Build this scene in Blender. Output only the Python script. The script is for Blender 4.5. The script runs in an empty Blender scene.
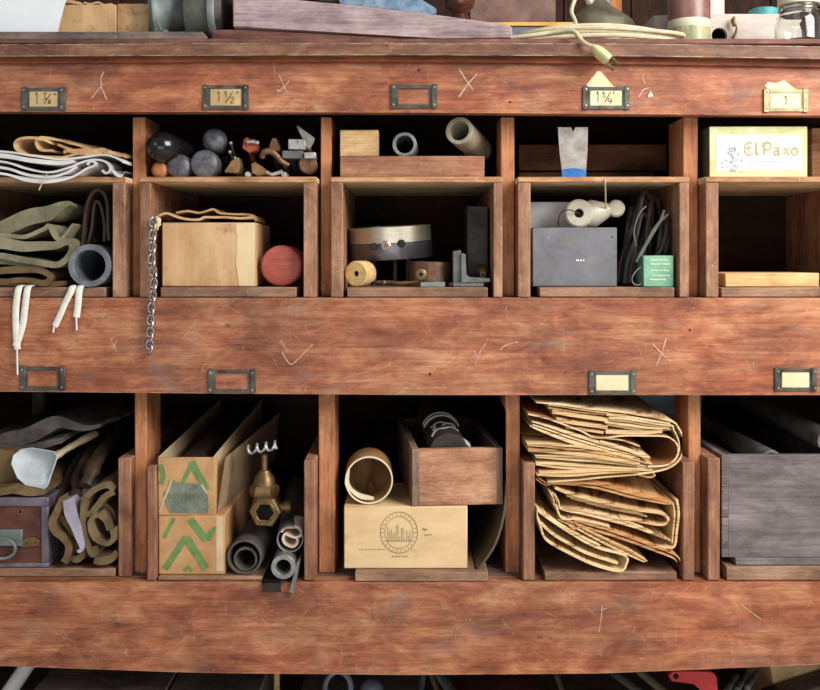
import bpy, bmesh, math, random
from mathutils import Vector, Matrix, noise as mn
random.seed(7)
C = bpy.context.scene.collection
PI = math.pi

# ------------------------------------------------------------------ measures
U = 0.00135          # metres per pixel on the front plane of the shelf (Y = 0)
D = 1.30             # camera distance from that plane
HX, HY = 410.0, 257.0


def k(Y):
    return U * (D + Y) / D


def X(px, Y=0.0):
    return (px - HX) * k(Y)


def Z(py, Y=0.0):
    return (HY - py) * k(Y)


def W(px, py, Y=0.0):
    return Vector((X(px, Y), Y, Z(py, Y)))


# ------------------------------------------------------------------ materials
def lin(c):
    out = []
    for v in c:
        v = v / 255.0
        out.append(v / 12.92 if v <= 0.04045 else ((v + 0.055) / 1.055) ** 2.4)
    return (out[0], out[1], out[2], 1.0)


class NT:
    def __init__(s, name):
        s.m = bpy.data.materials.new(name)
        s.m.use_nodes = True
        s.t = s.m.node_tree
        s.b = s.t.nodes['Principled BSDF']

    def n(s, typ, **kw):
        nd = s.t.nodes.new(typ)
        for a, v in kw.items():
            setattr(nd, a, v)
        return nd

    def l(s, a, b):
        s.t.links.new(a, b)

    def coords(s):
        tc = s.n('ShaderNodeTexCoord')
        oi = s.n('ShaderNodeObjectInfo')
        mu = s.n('ShaderNodeMath', operation='MULTIPLY')
        mu.inputs[1].default_value = 7.3
        s.l(oi.outputs['Random'], mu.inputs[0])
        ad = s.n('ShaderNodeVectorMath', operation='ADD')
        s.l(tc.outputs['Object'], ad.inputs[0])
        s.l(mu.outputs[0], ad.inputs[1])
        return ad.outputs[0]

    def noise(s, vec, sc, scale=1.0, detail=5.0, rough=0.6, dist=0.0, rot=(0, 0, 0)):
        mp = s.n('ShaderNodeMapping')
        mp.inputs['Scale'].default_value = sc
        mp.inputs['Rotation'].default_value = rot
        s.l(vec, mp.inputs['Vector'])
        nz = s.n('ShaderNodeTexNoise')
        nz.inputs['Scale'].default_value = scale
        nz.inputs['Detail'].default_value = detail
        nz.inputs['Roughness'].default_value = rough
        nz.inputs['Distortion'].default_value = dist
        s.l(mp.outputs[0], nz.inputs['Vector'])
        return nz.outputs['Fac']

    def ramp(s, fac, stops):
        r = s.n('ShaderNodeValToRGB')
        e = r.color_ramp.elements
        while len(e) < len(stops):
            e.new(0.5)
        for i, (p, c) in enumerate(stops):
            e[i].position = p
            e[i].color = c
        s.l(fac, r.inputs[0])
        return r.outputs[0]

    def mix(s, fac, a, b, mode='MIX'):
        m = s.n('ShaderNodeMix', data_type='RGBA', blend_type=mode)
        for sock, v in ((m.inputs['Factor'], fac), (m.inputs['A'], a), (m.inputs['B'], b)):
            pass
        fi = [i for i in m.inputs if i.name == 'Factor' and i.type == 'VALUE'][0]
        ai = [i for i in m.inputs if i.name == 'A' and i.type == 'RGBA'][0]
        bi = [i for i in m.inputs if i.name == 'B' and i.type == 'RGBA'][0]
        for sock, v in ((fi, fac), (ai, a), (bi, b)):
            if hasattr(v, 'is_output'):
                s.l(v, sock)
            else:
                sock.default_value = v
        return [o for o in m.outputs if o.type == 'RGBA'][0]

    def bump(s, h, strength=0.3, dist=0.001):
        b = s.n('ShaderNodeBump')
        b.inputs['Strength'].default_value = strength
        b.inputs['Distance'].default_value = dist
        s.l(h, b.inputs['Height'])
        s.l(b.outputs[0], s.b.inputs['Normal'])

    def scratches(s, v, scale, off, width, length, amount):
        """sparse short straight scratches, one at a random angle in some Voronoi cells"""
        sc = s.n('ShaderNodeVectorMath', operation='MULTIPLY_ADD')
        sc.inputs[1].default_value = (scale, scale, scale)
        sc.inputs[2].default_value = (off, off, off)
        s.l(v, sc.inputs[0])
        vo = s.n('ShaderNodeTexVoronoi')
        vo.inputs['Scale'].default_value = 1.0
        s.l(sc.outputs[0], vo.inputs['Vector'])
        sub = s.n('ShaderNodeVectorMath', operation='SUBTRACT')
        s.l(sc.outputs[0], sub.inputs[0])
        s.l(vo.outputs['Position'], sub.inputs[1])
        sep = s.n('ShaderNodeSeparateColor')
        s.l(vo.outputs['Color'], sep.inputs[0])
        an = s.n('ShaderNodeMath', operation='MULTIPLY')
        an.inputs[1].default_value = 6.28
        s.l(sep.outputs[0], an.inputs[0])
        ro = s.n('ShaderNodeVectorRotate', rotation_type='Y_AXIS')
        s.l(sub.outputs[0], ro.inputs['Vector'])
        s.l(an.outputs[0], ro.inputs['Angle'])
        xyz = s.n('ShaderNodeSeparateXYZ')
        s.l(ro.outputs[0], xyz.inputs[0])
        def lt(sock, lim):
            ab = s.n('ShaderNodeMath', operation='ABSOLUTE')
            s.l(sock, ab.inputs[0])
            c = s.n('ShaderNodeMath', operation='LESS_THAN')
            c.inputs[1].default_value = lim
            s.l(ab.outputs[0], c.inputs[0])
            return c.outputs[0]
        def mul(a, b):
            m = s.n('ShaderNodeMath', operation='MULTIPLY')
            for i, q_ in enumerate((a, b)):
                if hasattr(q_, 'is_output'):
                    s.l(q_, m.inputs[i])
                else:
                    m.inputs[i].default_value = q_
            return m.outputs[0]
        g = s.n('ShaderNodeMath', operation='GREATER_THAN')
        g.inputs[1].default_value = 0.78
        s.l(sep.outputs[1], g.inputs[0])
        br = s.noise(v, (150, 150, 150), 1.0, 2, 0.5)
        brk = s.ramp(br, [(0.42, grey(0)), (0.55, grey(1))])
        return mul(mul(mul(lt(xyz.outputs['X'], width), lt(xyz.outputs['Z'], length)), mul(g.outputs[0], brk)), amount)

    def fin(s, col, rough=0.6, metal=0.0, spec=0.35):
        if hasattr(col, 'is_output'):
            s.l(col, s.b.inputs['Base Color'])
        else:
            s.b.inputs['Base Color'].default_value = col
        s.b.inputs['Roughness'].default_value = rough
        s.b.inputs['Metallic'].default_value = metal
        s.b.inputs['Specular IOR Level'].default_value = spec
        return s.m


def grey(v):
    return (v, v, v, 1)


def wood(name, dark, mid, light, axis='x', rough=0.62, stain=0.6, scratch=0.5, wear=None, g=1.0, spec=0.3, dust=0.0):
    t = NT(name)
    v = t.coords()
    def sc(a, c):
        return {'x': (a, c, c), 'y': (c, a, c), 'z': (c, c, a)}[axis]
    n1 = t.noise(v, sc(4 * g, 40 * g), 1.0, 7, 0.68, 1.2)
    n1b = t.noise(v, {'x': (14, 34, 34), 'y': (34, 14, 34), 'z': (34, 34, 14)}[axis], 1.0, 8, 0.72, 0.5)
    mm = t.n('ShaderNodeMath', operation='MULTIPLY_ADD')
    mm.inputs[1].default_value = 0.36
    hf = t.n('ShaderNodeMath', operation='MULTIPLY')
    hf.inputs[1].default_value = 0.64
    t.l(n1b, hf.inputs[0])
    t.l(n1, mm.inputs[0])
    t.l(hf.outputs[0], mm.inputs[2])
    col = t.ramp(mm.outputs[0], [(0.34, lin(dark)), (0.49, lin(mid)), (0.64, lin(light))])
    n2 = t.noise(v, sc(14 * g, 420 * g), 1.0, 3, 0.7)
    fib = t.ramp(n2, [(0.30, grey(0.5)), (0.60, grey(1.15))])
    col = t.mix(0.6, col, fib, 'MULTIPLY')
    n3 = t.noise(v, (9, 9, 9), 1.0, 7, 0.68, 0.3)
    blot = t.ramp(n3, [(0.33, grey(0.50)), (0.52, grey(1.0)), (0.70, grey(1.32))])
    col = t.mix(0.75, col, blot, 'MULTIPLY')
    if stain:
        n4 = t.noise(v, {'x': (16, 30, 30), 'y': (30, 16, 30), 'z': (30, 30, 16)}[axis], 1.0, 8, 0.75, 0.6)
        f = t.ramp(n4, [(0.60, grey(0)), (0.70, grey(stain))])
        col = t.mix(f, col, lin([c * 0.45 for c in dark]))
    if dust:
        n8 = t.noise(v, (11, 11, 20), 1.0, 8, 0.78, 0.5)
        f = t.ramp(n8, [(0.54, grey(0)), (0.68, grey(dust))])
        col = t.mix(f, col, lin((126, 112, 106)))
        n9 = t.noise(v, (5, 5, 8), 1.0, 5, 0.6, 0.3)
        f = t.ramp(n9, [(0.38, grey(0.5)), (0.60, grey(0))])
        col = t.mix(f, col, (0.86, 0.56, 0.46, 1), 'MULTIPLY')
    if scratch:
        for sc_, off, wd, ln in ((24, 0.0, 0.010, 0.40), (48, 4.7, 0.020, 0.40)):
            f = t.scratches(v, sc_, off, wd, ln, scratch)
            col = t.mix(f, col, lin([min(255, c * 1.08 + 26) for c in light]))
        n7 = t.noise(v, (230, 230, 230), 1.0, 2, 0.5)
        f = t.ramp(n7, [(0.70, grey(0)), (0.76, grey(0.5 * scratch))])
        col = t.mix(f, col, lin([min(255, c + 34) for c in light]))
    if wear:
        bv = t.n('ShaderNodeBevel')
        bv.samples = 4
        bv.inputs['Radius'].default_value = 0.0028
        ge = t.n('ShaderNodeNewGeometry')
        dp = t.n('ShaderNodeVectorMath', operation='DOT_PRODUCT')
        t.l(bv.outputs[0], dp.inputs[0])
        t.l(ge.outputs['True Normal'], dp.inputs[1])
        f1 = t.ramp(dp.outputs['Value'], [(0.80, grey(1)), (0.97, grey(0))])
        n6 = t.noise(v, (45, 45, 45), 1.0, 5, 0.7)
        f2 = t.ramp(n6, [(0.40, grey(0)), (0.60, grey(0.8))])
        f = t.mix(1.0, f1, f2, 'MULTIPLY')
        col = t.mix(f, col, lin(wear))
    t.bump(n2, 0.25, 0.0006)
    return t.fin(col, rough, 0, spec)


def plain(name, c1, c2=None, scale=40, rough=0.6, metal=0.0, spec=0.35, bump=0.15, stretch=(1, 1, 1), spots=None, lo=0.35, hi=0.65):
    t = NT(name)
    v = t.coords()
    c2 = c2 or [min(255, c * 1.18) for c in c1]
    n = t.noise(v, stretch, scale, 6, 0.65, 0.2)
    col = t.ramp(n, [(lo, lin(c1)), (hi, lin(c2))])
    if spots:
        n2 = t.noise(v, (1, 1, 1), scale * 2.3, 7, 0.7)
        f = t.ramp(n2, [(0.58, grey(0)), (0.68, grey(0.85))])
        col = t.mix(f, col, lin(spots))
    if bump:
        t.bump(n, bump, 0.0008)
    return t.fin(col, rough, metal, spec)


def cloth(name, c1, c2, rough=0.9):
    t = NT(name)
    v = t.coords()
    n = t.noise(v, (1, 1, 1), 28, 6, 0.65, 0.4)
    col = t.ramp(n, [(0.35, lin(c1)), (0.65, lin(c2))])
    w = t.noise(v, (900, 300, 900), 1.0, 2, 0.5)
    col = t.mix(0.35, col, t.ramp(w, [(0.3, grey(0.6)), (0.7, grey(1.2))]), 'MULTIPLY')
    t.bump(n, 0.5, 0.002)
    return t.fin(col, rough, 0, 0.15)


def leafy(name, c1, c2, edge):
    """paper whose cut edges read as many thin leaves"""
    t = NT(name)
    v = t.coords()
    n = t.noise(v, (6, 10, 430), 1.0, 3, 0.6, 0.3)
    col = t.ramp(n, [(0.33, lin(edge)), (0.47, lin(c1)), (0.7, lin(c2))])
    n2 = t.noise(v, (1, 1, 1), 18, 6, 0.7)
    col = t.mix(0.5, col, t.ramp(n2, [(0.3, grey(0.7)), (0.65, grey(1.1))]), 'MULTIPLY')
    t.bump(n, 0.5, 0.001)
    return t.fin(col, 0.85, 0, 0.15)


M = {}
M['fascia'] = wood('fascia_wood', (104, 52, 36), (160, 98, 68), (200, 148, 108), 'x', 0.5, 0.7, 0.3, (206, 164, 116), spec=0.4, dust=0.55)
M['cap'] = wood('cap_wood', (74, 46, 36), (118, 78, 58), (156, 116, 90), 'x', 0.55, 0.8, 0.3, (232, 214, 186), spec=0.4)
M['cap_edge'] = plain('worn_edge_wood', (206, 180, 148), (236, 222, 198), 90, 0.6)
M['cove'] = wood('cove_wood', (96, 44, 26), (140, 74, 44), (170, 98, 62), 'x', 0.6, 0.6, 0.3)
M['topboard'] = wood('worktop_wood', (74, 44, 36), (116, 76, 64), (148, 106, 90), 'x', 0.6, 0.7, 0.2)
M['post'] = wood('post_wood', (136, 78, 48), (186, 122, 82), (210, 152, 108), 'z', 0.6, 0.5, 0.2, (214, 160, 110))
M['shelf'] = wood('shelf_wood', (78, 60, 52), (122, 98, 84), (150, 124, 106), 'x', 0.75, 0.6, 0.3)
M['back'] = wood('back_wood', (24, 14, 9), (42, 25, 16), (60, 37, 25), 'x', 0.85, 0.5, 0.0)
M['boxside'] = wood('box_side_wood', (108, 72, 54), (154, 112, 86), (190, 150, 118), 'z', 0.7, 0.85, 0.4, (206, 170, 130))
M['boxtop'] = wood('box_top_wood', (186, 150, 112), (222, 194, 154), (238, 216, 182), 'x', 0.65, 0.3, 0.2)
M['boxedge'] = wood('box_edge_wood', (140, 94, 62), (186, 138, 100), (212, 170, 130), 'x', 0.7, 0.6, 0.3)
M['boxbase'] = wood('box_base_wood', (98, 70, 54), (142, 108, 86), (172, 138, 112), 'x', 0.75, 0.8, 0.35, (180, 144, 112))
M['tray'] = wood('tray_wood', (96, 60, 46), (146, 100, 76), (176, 132, 102), 'z', 0.75, 0.85, 0.4, (176, 146, 120))
M['greyplank'] = wood('grey_plank_wood', (84, 74, 68), (126, 112, 102), (154, 138, 126), 'x', 0.85, 0.6, 0.2)
M['crate'] = wood('crate_wood', (78, 70, 70), (106, 97, 97), (134, 124, 122), 'x', 0.8, 0.6, 0.2, (150, 138, 126), g=0.5)
M['holder'] = plain('label_metal', (62, 60, 54), (108, 106, 98), 60, 0.45, 0.6, 0.5)
M['holder_brass'] = plain('label_brass', (126, 116, 84), (166, 156, 118), 60, 0.45, 0.5, 0.5)
M['rivet'] = plain('rivet_metal', (150, 148, 140), (190, 188, 180), 60, 0.35, 0.8, 0.5)
M['card'] = plain('card_paper', (178, 150, 104), (204, 178, 130), 30, 0.85)
M['card_pale'] = plain('card_pale_paper', (212, 196, 154), (228, 216, 180), 30, 0.85, spots=(188, 164, 116))
M['ink'] = plain('pencil_ink', (92, 80, 62), (110, 98, 80), 30, 0.8, bump=0)
M['chalk'] = plain('chalk', (170, 122, 98), (212, 180, 160), 260, 0.9, bump=0)
M['wall'] = wood('wall_wood', (30, 18, 12), (52, 30, 20), (74, 44, 30), 'z', 0.85, 0.5, 0.0)
M['stud'] = wood('stud_wood', (130, 74, 44), (170, 104, 66), (190, 128, 86), 'z', 0.8, 0.4, 0.0)
M['back_light'] = wood('inner_back_wood', (60, 36, 22), (96, 60, 38), (122, 80, 54), 'x', 0.8, 0.5, 0.0)
M['floor'] = plain('floor_concrete', (176, 170, 160), (204, 198, 188), 8, 0.9)
M['white_paper'] = plain('white_paper', (196, 194, 190), (232, 230, 226), 14, 0.8, bump=0.4)
M['cream_paper'] = plain('cream_paper', (214, 198, 160), (236, 224, 192), 14, 0.8, bump=0.3)
M['brown_paper'] = plain('brown_paper', (170, 122, 76), (218, 184, 138), 40, 0.8, bump=0.8, spots=(126, 78, 46))
M['kraft'] = plain('kraft_board', (188, 148, 104), (214, 178, 134), 12, 0.75, bump=0.5, stretch=(3, 1, 1), spots=(172, 128, 86))
M['kraft_pale'] = plain('kraft_tape', (210, 180, 134), (226, 202, 160), 12, 0.6, bump=0.2)
M['olive'] = cloth('olive_canvas', (112, 106, 84), (150, 144, 118))
M['olive_dark'] = cloth('olive_dark_canvas', (70, 66, 48), (104, 98, 72))
M['rag_brown'] = cloth('brown_rag', (92, 74, 52), (136, 112, 80))
M['rag_tan'] = cloth('tan_rag', (98, 80, 58), (140, 120, 90))
M['rag_grey'] = cloth('grey_rag', (84, 79, 76), (124, 116, 110))
M['lavender'] = cloth('lavender_rag', (146, 140, 158), (182, 176, 194))
M['leather'] = plain('brown_leather', (48, 34, 26), (76, 56, 42), 40, 0.55, spec=0.4, bump=0.4)
M['leather_dark'] = plain('dark_leather', (40, 28, 24), (66, 48, 40), 40, 0.5, spec=0.4, bump=0.4)
M['lace'] = plain('lace_cotton', (226, 222, 206), (244, 242, 230), 200, 0.9)
M['pipe_grey'] = plain('grey_pipe', (92, 96, 102), (128, 132, 138), 40, 0.5, 0.2)
M['pipe_dark'] = plain('dark_pipe', (66, 62, 60), (96, 92, 88), 40, 0.55, 0.2, spots=(110, 90, 70))
M['pipe_zinc'] = plain('zinc_pipe', (120, 122, 122), (160, 160, 158), 60, 0.45, 0.6, spots=(110, 90, 74))
M['red'] = plain('red_paint', (166, 76, 62), (188, 102, 86), 40, 0.5, bump=0.1, stretch=(1, 1, 4))
M['steel'] = plain('polished_steel', (186, 176, 156), (214, 206, 188), 40, 0.34, 0.85, bump=0.05, stretch=(1, 1, 30))
M['steel_dark'] = plain('blued_steel', (92, 90, 96), (122, 120, 126), 30, 0.3, 0.85, bump=0.05)
M['iron'] = plain('dark_iron', (42, 38, 36), (70, 64, 60), 40, 0.5, 0.6)
M['bracket'] = plain('grey_bracket', (92, 94, 92), (122, 124, 120), 50, 0.5, 0.4)
M['chain'] = plain('chain_metal', (134, 122, 118), (180, 170, 166), 80, 0.35, 0.85)
M['blade'] = plain('worn_blade', (130, 124, 120), (176, 170, 164), 50, 0.45, 0.6, spots=(196, 184, 160))
M['blue'] = plain('blue_paint', (34, 92, 160), (52, 116, 184), 50, 0.5)
M['brass'] = plain('old_brass', (98, 78, 52), (140, 112, 76), 60, 0.45, 0.7, spots=(80, 62, 42))
M['bronze'] = plain('bronze', (98, 74, 58), (138, 108, 86), 50, 0.4, 0.7, spots=(80, 56, 44))
M['woodpale'] = wood('pale_turned_wood', (196, 152, 92), (222, 186, 126), (238, 208, 152), 'y', 0.6, 0.3, 0.0)
M['woodtan'] = wood('tan_block_wood', (178, 136, 88), (208, 168, 116), (224, 190, 142), 'x', 0.65, 0.3, 0.2)
M['woodred'] = wood('red_slab_wood', (112, 70, 52), (154, 106, 80), (182, 138, 108), 'x', 0.65, 0.6, 0.3)
M['woodorange'] = wood('orange_handle_wood', (130, 76, 46), (168, 108, 70), (190, 134, 94), 'y', 0.5, 0.3, 0.0)
M['black_gloss'] = plain('black_lacquer', (14, 14, 16), (30, 28, 28), 30, 0.18, spec=0.6, bump=0)
M['grey_end'] = plain('worn_handle_end', (70, 70, 78), (124, 124, 132), 70, 0.5, 0.2, spec=0.5, spots=(120, 96, 84))
M['bit_steel'] = plain('bit_steel', (184, 180, 172), (226, 224, 218), 60, 0.34, 0.75, spots=(120, 104, 90))
M['bit_brown'] = plain('bit_brown', (92, 64, 46), (142, 108, 78), 60, 0.45, 0.4)
M['bit_red'] = plain('bit_red', (140, 62, 40), (176, 92, 64), 60, 0.5, 0.2)
M['bit_tan'] = plain('bit_tan', (116, 86, 56), (160, 126, 88), 60, 0.5, 0.3)
M['tube_card'] = plain('tube_card', (150, 140, 116), (186, 178, 156), 30, 0.7, spots=(116, 122, 118))
M['tube_inner'] = plain('tube_inner', (146, 108, 66), (176, 136, 90), 20, 0.75)
M['cigar_edge'] = plain('cigar_box_border', (184, 184, 126), (208, 208, 166), 40, 0.7, bump=0.05)
M['cigar_label'] = plain('cigar_box_label', (212, 212, 206), (226, 226, 220), 30, 0.7, bump=0.02)
M['cigar_ink'] = plain('cigar_gold_ink', (166, 152, 100), (184, 172, 124), 60, 0.7, bump=0)
M['cigar_grey'] = plain('cigar_grey_ink', (150, 154, 164), (184, 186, 194), 160, 0.8, bump=0)
M['grey_paint'] = plain('grey_paint', (98, 98, 104), (122, 122, 128), 30, 0.55, spots=(120, 112, 96))
M['white'] = plain('white_fleck', (228, 226, 220), (244, 242, 238), 60, 0.7, bump=0)
M['porcelain'] = plain('porcelain', (168, 162, 142), (196, 190, 172), 30, 0.4, spec=0.45, bump=0.05)
M['hole'] = plain('hole_dark', (16, 14, 12), (24, 20, 18), 30, 0.9, bump=0)  # near-black colour standing in for the shade inside holes
M['whitecard'] = plain('white_card', (212, 214, 216), (232, 234, 236), 20, 0.7, bump=0.05)
M['black_cord'] = plain('black_rubber', (26, 25, 25), (44, 42, 42), 60, 0.45, spec=0.4)
M['grey_cord'] = plain('grey_rubber', (92, 90, 86), (120, 118, 112), 60, 0.45, spec=0.4)
M['green'] = plain('green_carton', (92, 150, 124), (136, 184, 158), 40, 0.6)
M['green_pale'] = plain('green_carton_print', (186, 206, 160), (214, 226, 186), 60, 0.7, bump=0)
M['string'] = plain('string', (176, 160, 124), (204, 190, 156), 200, 0.9)
M['carton'] = plain('printed_carton', (176, 130, 86), (202, 158, 112), 24, 0.75, bump=0.15)
M['carton_in'] = plain('carton_inside', (192, 164, 126), (214, 190, 154), 24, 0.75, bump=0.15)
M['carton_green'] = plain('carton_green_ink', (92, 126, 70), (122, 150, 92), 60, 0.75, bump=0)
M['carton_grey'] = plain('carton_grey_patch', (94, 106, 94), (132, 140, 124), 60, 0.8, bump=0)
M['film'] = plain('spring_wire', (196, 206, 204), (226, 234, 232), 60, 0.25, 0.6)
M['cream_box'] = plain('cream_box_board', (212, 180, 132), (232, 204, 158), 10, 0.75, bump=0.12, stretch=(1, 1, 3), spots=(196, 160, 112))
M['stamp'] = plain('stamp_ink', (124, 108, 84), (150, 134, 106), 60, 0.8, bump=0)
M['drawer'] = wood('drawer_wood', (128, 82, 60), (178, 128, 98), (204, 160, 130), 'x', 0.7, 0.4, 0.3)
M['drawer_side'] = wood('drawer_side_wood', (96, 72, 58), (140, 112, 94), (168, 140, 120), 'z', 0.75, 0.4, 0.2, (180, 170, 160))
M['sheet'] = plain('dark_sheet', (70, 58, 48), (100, 86, 72), 20, 0.5, 0.1)
M['print_dark'] = plain('print_dark', (40, 36, 32), (74, 68, 60), 30, 0.6)
M['print_pale'] = plain('print_pale', (176, 176, 164), (206, 206, 194), 50, 0.6)
M['manila'] = leafy('manila_paper', (218, 180, 128), (236, 206, 158), (122, 78, 44))
M['manila_pale'] = leafy('pale_manila_paper', (228, 198, 150), (242, 220, 178), (150, 104, 62))
M['manila_rust'] = leafy('rusty_manila_paper', (186, 134, 86), (214, 168, 116), (110, 60, 32))
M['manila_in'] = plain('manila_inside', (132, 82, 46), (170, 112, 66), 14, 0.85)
M['case_metal'] = plain('case_metal', (98, 90, 98), (130, 122, 130), 40, 0.5, 0.4)
M['case_panel'] = plain('case_panel', (74, 42, 34), (108, 66, 52), 30, 0.55, spots=(56, 44, 46))
M['scoop'] = plain('scoop_enamel', (168, 176, 180), (206, 212, 216), 26, 0.6, bump=0.2, spots=(150, 154, 158))
M['bone'] = plain('scoop_handle', (176, 158, 120), (208, 194, 160), 26, 0.6)
M['rod'] = plain('grey_rod', (96, 92, 90), (130, 126, 122), 40, 0.5, 0.3)
M['whiteboard'] = plain('white_panel', (224, 230, 234), (240, 244, 246), 6, 0.5, bump=0)
M['galv'] = plain('galvanised_metal', (78, 80, 72), (108, 112, 102), 30, 0.6, 0.4, bump=0.1)
M['galv_pale'] = plain('galvanised_pale', (104, 116, 112), (140, 150, 146), 30, 0.55, 0.4, bump=0.1)
M['planebody'] = wood('plane_body_wood', (128, 104, 106), (172, 150, 152), (198, 178, 174), 'x', 0.7, 0.4, 0.2, (224, 186, 150))
M['plane_metal'] = plain('plane_frame_metal', (92, 124, 156), (160, 182, 198), 50, 0.4, 0.5, spots=(60, 80, 100))
M['knob'] = plain('knob_lacquer', (58, 26, 14), (92, 46, 26), 20, 0.2, spec=0.6, bump=0)
M['panel'] = plain('weathered_panel', (92, 66, 58), (130, 100, 88), 24, 0.6, spots=(74, 52, 46))
M['yellow'] = plain('yellow_edge', (206, 150, 60), (226, 176, 92), 30, 0.6)
M['cordw'] = plain('beige_cord', (186, 172, 138), (212, 200, 170), 60, 0.5, spec=0.4, bump=0.05)
M['plug'] = plain('plug_plastic', (196, 194, 128), (218, 216, 158), 40, 0.4, spec=0.5, bump=0)
M['prong'] = plain('plug_prong', (92, 72, 50), (140, 116, 84), 40, 0.3, 0.9)
M['funnel'] = plain('olive_metal', (92, 86, 68), (124, 116, 96), 30, 0.5, 0.4)
M['jar_brown'] = plain('stoneware_brown', (104, 70, 62), (142, 104, 92), 26, 0.35, spec=0.5)
M['jar_cream'] = plain('stoneware_cream', (196, 190, 160), (222, 216, 190), 26, 0.35, spec=0.5)
M['jar_green'] = plain('stoneware_green', (128, 138, 112), (190, 180, 136), 26, 0.35, spec=0.5, stretch=(4, 4, 1))
M['birdbox'] = plain('pale_grey_wood', (182, 170, 160), (206, 194, 184), 16, 0.8, stretch=(1, 1, 4))
M['teal'] = plain('teal_lid', (60, 140, 140), (90, 170, 168), 30, 0.5)
M['lid'] = plain('jar_lid', (214, 204, 178), (234, 226, 204), 30, 0.5)
M['redtool'] = plain('red_handle_paint', (190, 34, 44), (214, 56, 64), 40, 0.35, spec=0.5, bump=0.05)
M['redlid'] = plain('dark_red_lid', (70, 32, 28), (96, 48, 42), 30, 0.6)
M['bluegrey'] = plain('blue_grey_metal', (96, 104, 116), (136, 144, 156), 30, 0.5, 0.4)
M['paper_pink'] = plain('pinkish_paper', (222, 196, 180), (244, 224, 210), 26, 0.8, bump=0.4)
g = NT('jar_glass')
g.b.inputs['Base Color'].default_value = (0.93, 0.97, 0.95, 1)
g.b.inputs['Roughness'].default_value = 0.03
g.b.inputs['Transmission Weight'].default_value = 1.0
g.b.inputs['IOR'].default_value = 1.46
M['glass'] = g.m


# ------------------------------------------------------------------ mesh builder
def cr(pts, n=6, closed=False):
    """Catmull-Rom through points (tuples of any length)"""
    P = [Vector(p) for p in pts]
    if len(P) < 3:
        return P
    out = []
    N = len(P)
    rng = range(N) if closed else range(N - 1)
    for i in rng:
        if closed:
            a, b, c, d = P[(i - 1) % N], P[i], P[(i + 1) % N], P[(i + 2) % N]
        else:
            a, b, c, d = P[max(i - 1, 0)], P[i], P[i + 1], P[min(i + 2, N - 1)]
        for j in range(n):
            t = j / n
            out.append(0.5 * ((2 * b) + (c - a) * t + (2 * a - 5 * b + 4 * c - d) * t * t + (3 * b - a - 3 * c + d) * t ** 3))
    if not closed:
        out.append(P[-1])
    return out


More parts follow.
